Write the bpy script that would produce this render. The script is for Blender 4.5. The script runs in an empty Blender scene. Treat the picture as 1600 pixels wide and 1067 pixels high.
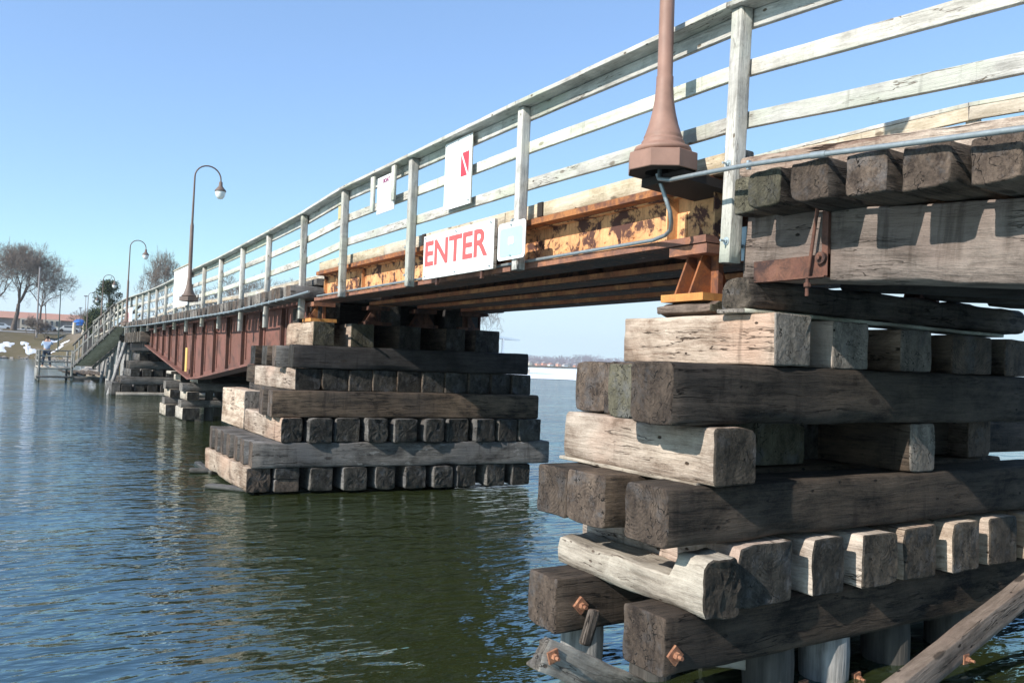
import bpy, bmesh, math, random
from mathutils import Vector, Matrix, noise, Euler
random.seed(7)
D = bpy.data
scene = bpy.context.scene
COL = scene.collection
V = Vector
# ------------------------------------------------------------------ helpers
def tag(o, label=None, cat=None, group=None, kind=None):
    if label: o['label'] = label
    if cat: o['category'] = cat
    if group: o['group'] = group
    if kind: o['kind'] = kind
    return o
def thing(name, label, cat, loc=(0, 0, 0), group=None):
    o = D.objects.new(name, None); o.empty_display_size = .2
    o.location = loc; COL.objects.link(o)
    return tag(o, label, cat, group)
def link(name, me, mats, parent=None, loc=None, rot=None):
    o = D.objects.new(name, me); COL.objects.link(o)
    for m in (mats if isinstance(mats, (list, tuple)) else [mats]): me.materials.append(m)
    if loc is not None: o.location = V(loc) - (world_loc(parent) if parent else V((0, 0, 0)))
    elif parent: o.location = -world_loc(parent)
    if rot is not None: o.rotation_euler = rot
    if parent: o.parent = parent
    return o
def world_loc(o):
    p = V((0, 0, 0))
    while o is not None:
        p = p + V(o.location); o = o.parent
    return p
class MB:
    """collects shapes in world coordinates for ONE mesh"""
    def __init__(s): s.v = []; s.f = []; s.mi = []; s.sm = []
    def add(s, vs, fs, mi=0, smooth=False):
        b = len(s.v); s.v += [tuple(v) for v in vs]
        for f in fs: s.f.append([b + i for i in f]); s.mi.append(mi); s.sm.append(smooth)
    def box(s, x0, x1, y0, y1, z0, z1, mi=0):
        vs = [(x, y, z) for z in (z0, z1) for y in (y0, y1) for x in (x0, x1)]
        s.add(vs, [(0, 2, 3, 1), (4, 5, 7, 6), (0, 1, 5, 4), (2, 6, 7, 3), (0, 4, 6, 2), (1, 3, 7, 5)], mi)
    def bar(s, p0, p1, w, h, mi=0):
        p0, p1 = V(p0), V(p1); d = (p1 - p0).normalized()
        side = d.cross(V((0, 0, 1)))
        if side.length < .01: side = V((1, 0, 0))
        side.normalize(); up = side.cross(d)
        vs = []
        for p in (p0, p1):
            for a, b in ((-1, -1), (1, -1), (1, 1), (-1, 1)): vs.append(p + side * w / 2 * a + up * h / 2 * b)
        s.add(vs, [(0, 1, 2, 3), (7, 6, 5, 4), (0, 4, 5, 1), (1, 5, 6, 2), (2, 6, 7, 3), (3, 7, 4, 0)], mi)
    def tube(s, pts, rs, n=8, mi=0, cap=True, smooth=True):
        pts = [V(p) for p in pts]
        if not isinstance(rs, (list, tuple)): rs = [rs] * len(pts)
        vs = []; ref = None
        for i, p in enumerate(pts):
            a = pts[max(i - 1, 0)]; b = pts[min(i + 1, len(pts) - 1)]
            d = (b - a).normalized()
            if ref is None:
                ref = d.orthogonal().normalized()
            ref = (ref - d * ref.dot(d)).normalized(); q = d.cross(ref)
            for k in range(n):
                t = 2 * math.pi * k / n
                vs.append(p + (ref * math.cos(t) + q * math.sin(t)) * rs[i])
        fs = []
        for i in range(len(pts) - 1):
            for k in range(n):
                a = i * n + k; b = i * n + (k + 1) % n
                fs.append((a, b, b + n, a + n))
        s.add(vs, fs, mi, smooth)
        if cap:
            s.add(vs[:n], [tuple(range(n))[::-1]], mi); s.add(vs[-n:], [tuple(range(n))], mi)
    def lathe(s, c, prof, n=24, mi=0, smooth=True, rot=0.0):
        c = V(c); vs = []
        for r, z in prof:
            for k in range(n):
                t = 2 * math.pi * k / n + rot
                vs.append(c + V((r * math.cos(t), r * math.sin(t), z)))
        fs = []
        for i in range(len(prof) - 1):
            for k in range(n):
                a = i * n + k; b = i * n + (k + 1) % n
                fs.append((a, b, b + n, a + n))
        s.add(vs, fs, mi, smooth)
    def build(s, name, mats, parent=None, origin=None):
        me = D.meshes.new(name)
        if origin is None:
            origin = world_loc(parent) if parent else V((0, 0, 0))
        origin = V(origin)
        me.from_pydata([tuple(V(v) - origin) for v in s.v], [], s.f)
        me.polygons.foreach_set('material_index', s.mi)
        me.polygons.foreach_set('use_smooth', s.sm)
        me.update()
        return link(name, me, mats, parent, loc=origin)
# ------------------------------------------------------------------ node helper
class NT:
    def __init__(s, name):
        s.m = D.materials.new(name); s.m.use_nodes = True; s.t = s.m.node_tree; s.t.nodes.clear()
        s.out = s.t.nodes.new('ShaderNodeOutputMaterial'); s.p = s.t.nodes.new('ShaderNodeBsdfPrincipled')
        s.t.links.new(s.p.outputs[0], s.out.inputs[0])
    def n(s, typ, ins=None, **kw):
        nd = s.t.nodes.new(typ)
        for k, v in kw.items(): setattr(nd, k, v)
        for k, v in (ins or {}).items(): s.set(nd, k, v)
        return nd
    def set(s, nd, k, v):
        i = nd.inputs[k]
        if hasattr(v, 'is_output') or isinstance(v, bpy.types.NodeSocket): s.t.links.new(v, i)
        else:
            if isinstance(v, (tuple, list)) and len(v) == 3 and i.type == 'RGBA': v = (*v, 1)
            i.default_value = v
    def math(s, op, a, b=0.0, c=None, clamp=False):
        nd = s.n('ShaderNodeMath', {0: a, 1: b}, operation=op, use_clamp=clamp)
        if c is not None: s.set(nd, 2, c)
        return nd.outputs[0]
    def vm(s, op, a, b):
        return s.n('ShaderNodeVectorMath', {0: a, 1: b}, operation=op).outputs[0]
    def noise(s, vec, scale=1, detail=4, rough=.6, dist=0):
        return s.n('ShaderNodeTexNoise', {'Vector': vec, 'Scale': scale, 'Detail': detail, 'Roughness': rough, 'Distortion': dist}).outputs[0]
    def mapr(s, v, a, b, c=0.0, d=1.0):
        return s.n('ShaderNodeMapRange', {0: v, 1: a, 2: b, 3: c, 4: d}).outputs[0]
    def ramp(s, fac, stops):
        nd = s.n('ShaderNodeValToRGB', {0: fac}); e = nd.color_ramp.elements
        while len(e) > 1: e.remove(e[-1])
        e[0].position = stops[0][0]; e[0].color = (*stops[0][1], 1)
        for p, c in stops[1:]:
            x = e.new(p); x.color = (*c, 1)
        return nd.outputs[0]
    def mix(s, f, a, b, mode='MIX'):
        nd = s.n('ShaderNodeMix', {}, data_type='RGBA', blend_type=mode)
        s.set(nd, 0, f); s.set(nd, 6, a); s.set(nd, 7, b)
        return nd.outputs[2]
    def bump(s, h, strength=.5, dist=.01):
        return s.n('ShaderNodeBump', {'Height': h, 'Strength': strength, 'Distance': dist}).outputs[0]
    def fin(s, col, rough=.8, normal=None, metal=0.0, spec=None):
        s.set(s.p, 'Base Color', col); s.set(s.p, 'Roughness', rough); s.set(s.p, 'Metallic', metal)
        if spec is not None: s.set(s.p, 'Specular IOR Level', spec)
        if normal is not None: s.set(s.p, 'Normal', normal)
        return s.m
def objvec(t, off=True):
    tc = t.n('ShaderNodeTexCoord').outputs['Object']
    if not off: return tc, None
    r = t.n('ShaderNodeObjectInfo').outputs['Random']
    o = t.n('ShaderNodeCombineXYZ', {0: t.math('MULTIPLY', r, 37.0), 1: t.math('MULTIPLY', r, 91.0), 2: t.math('MULTIPLY', r, 53.0)}).outputs[0]
    return t.vm('ADD', tc, o), r
def wood(name, dark, light, crack=(.02, .015, .012), bump=.6, sc=1.0, blotchc=None, var=.35, white=0.0, amp=1.0, crackw=.006, drip=.5):
    t = NT(name); v, r = objvec(t)
    wn = t.n('ShaderNodeTexNoise', {'Vector': t.vm('MULTIPLY', v, (1.6 * sc, 4 * sc, 4 * sc)), 'Scale': 1.6, 'Detail': 4.0, 'Roughness': .6}).outputs[1]
    v2 = t.vm('ADD', v, t.vm('MULTIPLY', t.vm('SUBTRACT', wn, (.5, .5, .5)), (.0, .05 / sc, .05 / sc)))
    kv = t.vm('MULTIPLY', v, (1.7 * sc, 4.2 * sc, 4.2 * sc))
    vor = t.n('ShaderNodeTexVoronoi', {'Vector': kv, 'Scale': 1.0}); kd = vor.outputs['Distance']
    kedge = t.math('ADD', kd, t.math('MULTIPLY', t.noise(v, 40, 3), .06))
    knot = t.mapr(kedge, .135, .10)
    g1 = t.noise(t.vm('MULTIPLY', v2, (2.6 * sc, 46 * sc, 46 * sc)), 1, 8, .68)
    g2 = t.noise(t.vm('MULTIPLY', v2, (1.1 * sc, 15 * sc, 15 * sc)), 1, 5, .6)
    fine = t.noise(t.vm('MULTIPLY', v2, (9 * sc, 190 * sc, 190 * sc)), 1, 3, .65)
    grit = t.noise(v, 70, 5, .75)
    blotch = t.noise(t.vm('MULTIPLY', v, (2.6 * sc, 4.5 * sc, 4.5 * sc)), 1, 8, .68, .4)
    big = t.noise(t.vm('MULTIPLY', v, (1.1 * sc, 1.5 * sc, 1.5 * sc)), 1, 3, .5)
    cn = t.noise(t.vm('MULTIPLY', v2, (.6 * sc, 9 * sc, 9 * sc)), 1, 4, .6)
    cr = t.math('ABSOLUTE', t.math('SUBTRACT', cn, .5))
    cm = t.math('MULTIPLY', t.mapr(cr, crackw, crackw * .3), t.mapr(t.noise(t.vm('MULTIPLY', v, (1.5, 3, 3)), 1, 2), .46, .56))
    hole = t.mapr(t.n('ShaderNodeTexVoronoi', {'Vector': t.vm('MULTIPLY', v, (5, 9, 9)), 'Scale': 1.0}).outputs['Distance'], .085, .06)
    f = t.math('ADD', t.math('MULTIPLY', g1, .55 * amp), t.math('MULTIPLY', blotch, .95))
    f = t.math('ADD', f, t.math('ADD', t.math('MULTIPLY', fine, .22), t.math('MULTIPLY', g2, .30)))
    f = t.math('ADD', f, t.math('MULTIPLY', grit, .22))
    f = t.mapr(f, .94, 1.32)
    c = t.mix(f, dark, light)
    if blotchc: c = t.mix(t.mapr(t.math('ADD', t.math('MULTIPLY', big, .7), t.math('MULTIPLY', blotch, .3)), .50, .60, 0, .6), c, blotchc)
    if white: c = t.mix(t.math('MULTIPLY', t.mapr(t.noise(t.vm('MULTIPLY', v, (4, 9, 9)), 1, 7, .72), .60, .68), white), c, (.5, .49, .46))
    hs = t.n('ShaderNodeHueSaturation', {'Color': c, 'Value': t.mapr(r, 0, 1, 1 - var, 1 + var), 'Saturation': t.mapr(t.math('FRACT', t.math('MULTIPLY', r, 7.3)), 0, 1, .7, 1.15)}).outputs[0]
    # tar and water runs going down the faces
    dn = t.noise(t.vm('MULTIPLY', v, (16, 16, 1.4)), 1, 5, .6)
    dm = t.math('MULTIPLY', t.mapr(dn, .56, .68), t.mapr(big, .44, .58))
    hs = t.mix(t.math('MULTIPLY', dm, drip), hs, tuple(x * .45 for x in dark))
    c = t.mix(t.math('MAXIMUM', t.math('MAXIMUM', cm, hole), t.math('MULTIPLY', knot, .75)), hs, crack)
    # wet, algae-dark band just above the water
    pz = t.n('ShaderNodeSeparateXYZ', {0: t.n('ShaderNodeNewGeometry').outputs['Position']}).outputs[2]
    wet = t.mapr(t.math('ADD', pz, t.math('MULTIPLY', blotch, .12)), .13, .07)
    c = t.mix(t.math('MULTIPLY', wet, .8), c, (.018, .020, .011))
    h = t.math('ADD', t.math('MULTIPLY', g1, 1.0), t.math('MULTIPLY', fine, .22))
    h = t.math('ADD', h, t.math('ADD', t.math('MULTIPLY', g2, .45), t.math('MULTIPLY', grit, .28)))
    h = t.math('SUBTRACT', h, t.math('MULTIPLY', t.math('MAXIMUM', cm, hole), 1.5)); h = t.math('ADD', h, t.math('MULTIPLY', blotch, .6))
    return t.fin(c, t.mapr(wet, 0, 1, .85, .4), t.bump(h, bump, .016 / sc), spec=.25)
def endgrain(name, dark, light, bump=.8, spec=.25):
    t = NT(name); v, r = objvec(t, True)
    tc = t.n('ShaderNodeTexCoord').outputs['Object']
    off = t.n('ShaderNodeCombineXYZ', {0: 0.0, 1: t.mapr(r, 0, 1, -.1, .1), 2: t.mapr(t.math('FRACT', t.math('MULTIPLY', r, 5.7)), 0, 1, -.12, .05)}).outputs[0]
    p = t.vm('MULTIPLY', t.vm('ADD', tc, off), (0, 1, 1))
    wob = t.noise(t.vm('MULTIPLY', v, (6, 6, 6)), 1, 3)
    rad = t.math('ADD', t.n('ShaderNodeVectorMath', {0: p}, operation='LENGTH').outputs['Value'], t.math('MULTIPLY', wob, .05))
    ring = t.math('MULTIPLY', t.math('ADD', t.math('MULTIPLY', t.math('SINE', t.math('MULTIPLY', rad, 330.0)), .5), .5), t.mapr(t.noise(v, 5, 4, .7), .5, .62))
    sp = t.n('ShaderNodeSeparateXYZ', {0: p})
    ang = t.math('ARCTAN2', sp.outputs[1], sp.outputs[2])
    cv = t.n('ShaderNodeCombineXYZ', {0: t.math('MULTIPLY', ang, 1.5), 1: t.math('MULTIPLY', rad, 9.0), 2: t.math('MULTIPLY', r, 40.0)}).outputs[0]
    cn = t.math('ABSOLUTE', t.math('SUBTRACT', t.noise(cv, 1.4, 2), .5))
    crk = t.math('MULTIPLY', t.mapr(cn, .013, .003), t.mapr(t.noise(v, 9, 3), .45, .53))
    rough = t.noise(v, 46, 7, .75)
    pit = t.noise(t.vm('MULTIPLY', v, (1, 1, .5)), 12, 4, .6)
    f = t.mapr(t.math('ADD', t.math('MULTIPLY', rough, .6), t.math('ADD', t.math('MULTIPLY', pit, .8), t.math('MULTIPLY', ring, .12))), .55, 1.0)
    c = t.mix(f, dark, light)
    c = t.mix(t.mapr(t.noise(v, 7, 7, .7), .52, .66, 0, .5), c, (.12, .12, .125))
    pz = t.n('ShaderNodeSeparateXYZ', {0: t.n('ShaderNodeNewGeometry').outputs['Position']}).outputs[2]
    c = t.mix(t.mapr(t.math('ADD', pz, t.math('MULTIPLY', pit, .12)), .14, .07, 0, .8), c, (.015, .017, .01))
    c = t.n('ShaderNodeHueSaturation', {'Color': c, 'Value': t.mapr(r, 0, 1, .65, 1.3)}).outputs[0]
    c = t.mix(crk, c, (.012, .01, .008))
    h = t.math('ADD', t.math('ADD', t.math('MULTIPLY', rough, .9), t.math('MULTIPLY', pit, 1.1)), t.math('MULTIPLY', ring, .12))
    h = t.math('SUBTRACT', h, t.math('MULTIPLY', crk, .7))
    return t.fin(c, .8, t.bump(h, bump, .02), spec=spec)
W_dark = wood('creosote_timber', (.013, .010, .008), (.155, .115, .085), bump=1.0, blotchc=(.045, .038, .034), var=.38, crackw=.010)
W_black = wood('tarred_timber', (.014, .012, .012), (.05, .045, .043), bump=.6, var=.25)
W_pale = wood('bleached_timber', (.17, .115, .08), (.58, .475, .38), crack=(.07, .045, .03), bump=.8, blotchc=(.44, .28, .2), var=.16, crackw=.009)
W_mid = wood('brown_grey_timber', (.09, .062, .046), (.29, .215, .165), bump=.9, blotchc=(.19, .12, .09), var=.15)
W_grey = wood('old_grey_timber', (.035, .032, .03), (.19, .172, .155), bump=.6, white=.3, blotchc=(.09, .09, .095), var=.2)
W_bare = wood('silvered_driftwood', (.20, .165, .13), (.52, .46, .38), crack=(.12, .09, .07), bump=.7, blotchc=(.5, .44, .36), var=.05)
W_rail = wood('weathered_rail_wood', (.30, .28, .245), (.65, .615, .55), crack=(.14, .11, .08), bump=.6, sc=1.5, blotchc=(.40, .42, .32), var=.1, crackw=.008)
W_green = wood('greenish_treated_wood', (.36, .355, .29), (.68, .67, .58), crack=(.2, .18, .1), bump=.35, sc=1.5, blotchc=(.45, .46, .34), var=.08)
W_plank = wood('deck_plank_wood', (.30, .245, .17), (.58, .50, .39), crack=(.08, .05, .03), bump=.5, sc=1.3, var=.12)
W_dockw = wood('dock_wood', (.12, .115, .10), (.34, .33, .30), bump=.4)
W_curb = wood('splintered_curb_wood', (.17, .10, .07), (.66, .55, .44), crack=(.05, .03, .02), bump=1.0, sc=.9, blotchc=(.33, .22, .16), var=.05, crackw=.02)
E_dark = endgrain('dark_end_grain', (.022, .018, .014), (.15, .12, .092))
E_brown = endgrain('brown_end_grain', (.038, .027, .021), (.19, .14, .105))
E_olive = endgrain('mossy_end_grain', (.05, .045, .03), (.18, .16, .11))
E_black = endgrain('black_end_grain', (.010, .009, .008), (.085, .075, .062))
E_grey = endgrain('grey_end_grain', (.08, .07, .06), (.33, .29, .25), bump=.7)
def rusty(name, base, patch, scale=6, thr=(.48, .56), bump=.4, third=(.25, .09, .035), streak=1.0):
    t = NT(name); v, r = objvec(t)
    n1 = t.noise(v, scale, 9, .68, .5); n2 = t.noise(v, scale * .35, 5, .6); n3 = t.noise(v, scale * 9, 5, .75)
    run = t.noise(t.vm('MULTIPLY', v, (26, 26, 2.2)), 1, 5, .65)
    c = t.mix(t.mapr(n2, .42, .62), base, third)
    c = t.mix(t.mapr(n3, .35, .75, 0, .6), c, tuple(x * .55 for x in base))
    c = t.mix(t.mapr(run, .52, .70, 0, .55 * streak), c, (.22, .095, .05))
    halo = t.mapr(n1, thr[0] - .05, thr[1]); m = t.mapr(t.math('ADD', n1, t.math('MULTIPLY', n3, .06)), thr[0] + .03, thr[1] + .03)
    c = t.mix(t.math('MULTIPLY', halo, .5), c, (.20, .09, .05)); c = t.mix(m, c, patch)
    h = t.math('ADD', t.math('MULTIPLY', m, -.5), t.math('MULTIPLY', n3, .5))
    return t.fin(c, .82, t.bump(h, bump, .006), spec=.25)
M_orange = rusty('peeling_orange_girder', (.78, .44, .21), (.095, .045, .035), 6, (.505, .555), .5, (.60, .27, .11))
M_rust = rusty('brown_rust', (.34, .12, .045), (.12, .055, .04), 7, (.45, .62), .4, (.44, .19, .07))
M_rust2 = rusty('red_rust_flange', (.36, .12, .06), (.2, .08, .045), 8, (.5, .65), .3, (.55, .24, .10))
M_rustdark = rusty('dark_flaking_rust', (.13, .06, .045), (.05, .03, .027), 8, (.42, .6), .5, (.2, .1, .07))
M_rustbrown = rusty('maroon_flange_rust', (.26, .13, .095), (.14, .075, .06), 9, (.45, .65), .35, (.42, .18, .09))
M_under = rusty('flaking_underside', (.055, .04, .035), (.28, .22, .2), 14, (.60, .68), .5, (.12, .05, .03))
M_plate = rusty('orange_bearing_plate', (.68, .33, .10), (.50, .20, .06), 8, (.5, .7), .3, (.58, .26, .08))
M_barn = rusty('red_brown_paint', (.21, .095, .078), (.10, .055, .048), 2.2, (.48, .62), .2, (.165, .078, .064), streak=.6)
M_barnd = rusty('red_brown_paint_shaded', (.085, .048, .042), (.05, .035, .032), 3, (.45, .7), .15, (.1, .05, .045))  # darker copy of the girder red, with the stiffeners' side-face shade in its colour
M_bolt = rusty('rusty_bolt_steel', (.36, .17, .10), (.20, .09, .055), 30, (.45, .6), .4, (.45, .23, .13))
def plain(name, c, rough=.6, metal=0.0, nv=.12, scale=20, bump=.1, spec=.4):
    t = NT(name); v, r = objvec(t)
    n = t.noise(v, scale, 5, .6)
    n = t.math('ADD', t.math('MULTIPLY', n, .7), t.math('MULTIPLY', t.noise(t.vm('MULTIPLY', v, (14, 14, 3)), 1, 6, .7), .3))
    cc = t.mix(t.mapr(n, .3, .7), tuple(x * (1 - nv) for x in c), tuple(min(1, x * (1 + nv)) for x in c))
    return t.fin(cc, rough, t.bump(n, bump, .004), metal, spec)
M_lamp = plain('brown_lamp_paint', (.27, .155, .115), .6, nv=.22, scale=9, bump=.15)
M_glassg = plain('frosted_globe', (.75, .76, .72), .25, nv=.05)
M_galv = plain('galvanised_pipe', (.34, .37, .37), .4, .55, .2, 30)
M_galv2 = plain('galvanised_bracket', (.42, .48, .5), .45, .5, .15, 30)
M_hole = plain('dark_hollow', (.03, .022, .018), .9)
M_white = plain('white_sign_face', (.76, .76, .73), .5, nv=.09, scale=6)
M_pink = plain('faded_red_lettering', (.62, .10, .095), .6, nv=.12, scale=25)
M_red = plain('flag_red', (.62, .05, .07), .6, nv=.08, scale=25)
M_purple = plain('faded_purple_lettering', (.28, .06, .15), .6, nv=.1)
M_faint = plain('sun_faded_ink', (.66, .60, .62), .6, nv=.05)
M_faintred = plain('sun_faded_red_ink', (.74, .50, .52), .6, nv=.08)
M_cyan = plain('faded_cyan_print', (.36, .66, .68), .5, nv=.06)
M_rock = plain('shore_rock', (.27, .24, .21), .9, nv=.4, scale=3, bump=.6)
M_snow = plain('old_snow', (.66, .68, .72), .7, nv=.04, scale=3, bump=.3)
M_bark = plain('grey_brown_bark', (.115, .092, .078), .95, nv=.3, scale=4, bump=.6)
M_bark2 = plain('pale_bark', (.2, .175, .155), .95, nv=.25, scale=4, bump=.5)
M_twig = plain('winter_twigs', (.185, .15, .125), .95, nv=.25, scale=3)
# ------------------------------------------------------------------ timber
def timber(name, p0, p1, w, h, mats, parent, seg=.1, rough=.006, r=.014, seed=None, label=None, notch=None, endrough=.006, roll=0.0):
    """squared timber from p0 to p1 (centre line, world), local X along its length"""
    p0, p1 = V(p0), V(p1); d = p1 - p0; L = d.length; mid = (p0 + p1) / 2
    yaw = math.atan2(d.y, d.x); pitch = -math.asin(max(-1, min(1, d.z / L)))
    if seed is None: seed = random.random() * 100
    n = max(2, min(60, int(L / seg)))
    prof = []
    hw, hh = w / 2, h / 2; r = min(r, hw * .5, hh * .5)
    near = seg <= .15
    def side(a, b, k):
        for i in range(k): prof.append((a[0] + (b[0] - a[0]) * i / k, a[1] + (b[1] - a[1]) * i / k))
    k = 4 if near else 1
    cs = [(-hw + r, -hh), (hw - r, -hh), (hw, -hh + r), (hw, hh - r), (hw - r, hh), (-hw + r, hh), (-hw, hh - r), (-hw, -hh + r)]
    for i in range(8):
        a, b = cs[i], cs[(i + 1) % 8]
        if i % 2 == 0: side(a, b, k)
        else:
            prof.append(a)
            if near:
                m = ((a[0] + b[0]) / 2, (a[1] + b[1]) / 2)
                prof.append((m[0] + math.copysign(r * .2, m[0]), m[1] + math.copysign(r * .2, m[1])))
    N = len(prof); vs = []; fs = []; mi = []; sm = []
    xs = [-L / 2, -L / 2 + min(.008, r)] + [-L / 2 + L * i / n for i in range(1, n)] + [L / 2 - min(.008, r), L / 2]
    for i, x in enumerate(xs):
        shr = .008 if i in (0, len(xs) - 1) else 0
        if not near: shr *= .5
        for (a, b) in prof:
            bb = b
            if notch and x + L / 2 > notch[0] and x + L / 2 < notch[1] and b > 0:
                e = min((x + L / 2 - notch[0]) / .03, (notch[1] - x - L / 2) / .05, 1)
                bb = b - notch[2] * e * (b / hh)
            q = V((x * 3.0 + seed, a * 9 + seed * 1.7, bb * 9))
            nz = noise.noise_vector(q) * rough + noise.noise_vector(q * 3.1) * rough * .5
            if near and w > .15 and h > .08:
                # wane: corners broken here and there
                corner = max(0, abs(a) / hw + abs(bb) / hh - 1.72) * 4
                wv = max(0, noise.noise(V((x * 2.2 + seed * 3, a * 3, bb * 3))) - .2) * corner * .045
                a2 = a * (1 - wv / max(hw, .01) * 1.2); bb = bb * (1 - wv / max(hh, .01) * 1.2)
            else: a2 = a
            sc = 1 - shr / max(hw, hh)
            ex = 0
            if i in (0, 1): ex = noise.noise(V((a * 12, b * 12, seed))) * endrough
            if i >= len(xs) - 2: ex = noise.noise(V((a * 12, b * 12, seed + 9))) * endrough
            vs.append((x + ex, a2 * sc + nz.y, bb * sc + nz.z))
    for i in range(len(xs) - 1):
        for j in range(N):
            a = i * N + j; b = i * N + (j + 1) % N
            fs.append((a, b, b + N, a + N)); mi.append(1 if (i == 0 or i == len(xs) - 2) and near else 0); sm.append(True)
    for e, base in ((0, 0), (1, (len(xs) - 1) * N)):
        x = -L / 2 if e == 0 else L / 2
        rings = [base]
        for s_ in ((.75, .45) if near else ()):
            st = len(vs)
            for j in range(N):
                vv = V(vs[base + j]); q = V((vv.y * 14, vv.z * 14, seed + e * 5 + s_ * 3))
                vs.append((x + noise.noise(q) * endrough * .5, vv.y * s_, vv.z * s_))
            rings.append(st)
        for q in range(len(rings) - 1):
            for j in range(N):
                a = rings[q] + j; b = rings[q] + (j + 1) % N; c = rings[q + 1] + (j + 1) % N; d_ = rings[q + 1] + j
                fs.append((a, d_, c, b) if e == 0 else (a, b, c, d_)); mi.append(1); sm.append(False)
        st = len(vs); vs.append((x, 0, 0))
        for j in range(N):
            a = rings[-1] + j; b = rings[-1] + (j + 1) % N
            fs.append((a, st, b) if e == 0 else (a, b, st)); mi.append(1); sm.append(False)
    me = D.meshes.new(name); me.from_pydata(vs, [], fs)
    me.polygons.foreach_set('material_index', mi); me.polygons.foreach_set('use_smooth', sm); me.update()
    # side normals: local y = w axis, z = h axis
    o = link(name, me, mats, parent, loc=mid, rot=(roll, pitch, yaw))
    if label: o['label'] = label
    return o
def tx(name, x0, x1, y0, y1, z0, z1, mats, parent, skew=0.0, **k):   # timber across the bridge
    yc = (y0 + y1) / 2; zc = (z0 + z1) / 2
    return timber(name, (x0, yc + skew * x0, zc), (x1, yc + skew * x1, zc), y1 - y0, z1 - z0, mats, parent, **k)
def ty(name, x0, x1, y0, y1, z0, z1, mats, parent, **k):             # timber along the bridge, starts near the camera
    xc = (x0 + x1) / 2; zc = (z0 + z1) / 2
    return timber(name, (xc, y0, zc), (xc, y1, zc), x1 - x0, z1 - z0, mats, parent, **k)
def boltplate(c, parent, nrm='Y', s=.040, ang=.78, off=.004):
    """square plate washer turned on its corner with a hex nut and bolt end"""
    m = MB(); c = V(c)
    ax = V((0, -1, 0)) if nrm == 'Y' else V((-1, 0, 0)); u = V((1, 0, 0)) if nrm == 'Y' else V((0, -1, 0)); w = V((0, 0, 1))
    def ngon(rad, n, a0, d0, d1):
        vs = [c + ax * dd + u * rad * math.cos(a0 + 2 * math.pi * k / n) + w * rad * math.sin(a0 + 2 * math.pi * k / n) for dd in (d0, d1) for k in range(n)]
        fs = [tuple(range(n)), tuple(range(2 * n - 1, n - 1, -1))] + [(k, n + k, n + (k + 1) % n, (k + 1) % n) for k in range(n)]
        m.add(vs, fs)
    ngon(s * 1.15, 4, ang + .785, -.01, off + .006)
    ngon(s * .45, 6, .3, off + .006, off + .028)
    ngon(s * .24, 10, 0, off + .028, off + .05)
    b = m.build('bolt', [M_bolt], None, origin=c)
    b.parent = parent; b.matrix_parent_inverse = (Matrix.Translation(world_loc(parent)) @ parent.rotation_euler.to_matrix().to_4x4()).inverted()
    bm = bmesh.new(); bm.from_mesh(b.data); bmesh.ops.recalc_face_normals(bm, faces=bm.faces); bm.to_mesh(b.data); bm.free()
    return b
# ------------------------------------------------------------------ PIER A (near)
pa = thing('timber_pier', 'nearest stacked timber pier at right edge with bolted brown beams rising from water', 'pier', (3.0, 3.5, 0))
T = 'beam'; dk = [W_dark, E_brown]; pl = [W_pale, E_dark]
b7 = tx(T, 2.70, 6.6, 2.95, 3.26, .245, .53, dk, pa, r=.02)
boltplate((2.765, 2.948, .352), b7, s=.043)
b7b = tx(T, 2.60, 6.4, 3.71, 3.99, .245, .54, dk, pa)
boltplate((2.765, 3.703, .387), b7b, s=.043)
tx(T, 3.6, 6.4, 3.32, 3.60, .25, .53, dk, pa)
log = timber(T, (2.975, 2.85, .665), (2.965, 4.05, .68), .25, .29, [W_bare, E_dark], pa, notch=(.22, 2, .13), rough=.016, r=.045, endrough=.02, seg=.05, label='silver driftwood beam with a notched top and rotted end')
for x0, x1, yy, z1 in ((3.13, 3.53, 2.9, .84), (3.69, 3.945, 2.9, .835), (4.08, 4.40, 2.88, .83), (4.49, 4.80, 2.9, .83), (4.96, 5.25, 2.89, .83), (5.39, 5.71, 2.9, .83), (5.83, 6.1, 2.9, .83)):
    ty(T, x0, x1, yy, 4.2, .53 - (z1 < .838) * .0, z1, [W_pale, random.choice((E_dark, E_dark, E_black))], pa, r=random.uniform(.010, .022), rough=.008, endrough=.009)
tx(T, 2.69, 6.5, 2.945, 3.262, .853, 1.14, dk, pa, r=.025)
tx(T, 2.69, 6.5, 3.43, 3.77, .853, 1.135, dk, pa, r=.02)
tx(T, 2.70, 6.5, 3.785, 4.08, .853, 1.13, dk, pa, r=.02)
ty(T, 2.93, 3.22, 2.885, 4.15, 1.145, 1.43, [W_pale, E_dark], pa, r=.022)
timber('wedge', (3.1, 3.0, 1.14), (3.1, 4.2, 1.145), .34, .02, [W_bare, E_grey], pa, rough=.004)
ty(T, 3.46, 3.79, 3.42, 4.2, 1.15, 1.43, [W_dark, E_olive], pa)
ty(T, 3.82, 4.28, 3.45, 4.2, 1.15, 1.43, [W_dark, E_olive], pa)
ty(T, 4.62, 4.87, 2.96, 4.2, 1.145, 1.435, [W_dark, E_grey], pa, r=.015)  # sides given dark timber to put the crib's inner shade into their colour
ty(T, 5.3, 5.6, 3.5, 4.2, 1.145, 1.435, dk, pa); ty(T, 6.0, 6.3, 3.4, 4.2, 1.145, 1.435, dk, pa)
tx(T, 2.69, 6.5, 2.94, 3.245, 1.44, 1.742, dk, pa, r=.03, rough=.008)
tx(T, 2.70, 6.4, 3.243, 3.44, 1.45, 1.725, [W_grey, E_olive], pa)
tx(T, 2.95, 6.4, 3.5, 3.8, 1.44, 1.74, dk, pa)
tx(T, 3.0, 6.4, 3.85, 4.15, 1.44, 1.74, dk, pa)
ty(T, 3.39, 3.67, 2.935, 4.17, 1.748, 2.025, [W_pale, E_grey], pa, r=.010)
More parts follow.
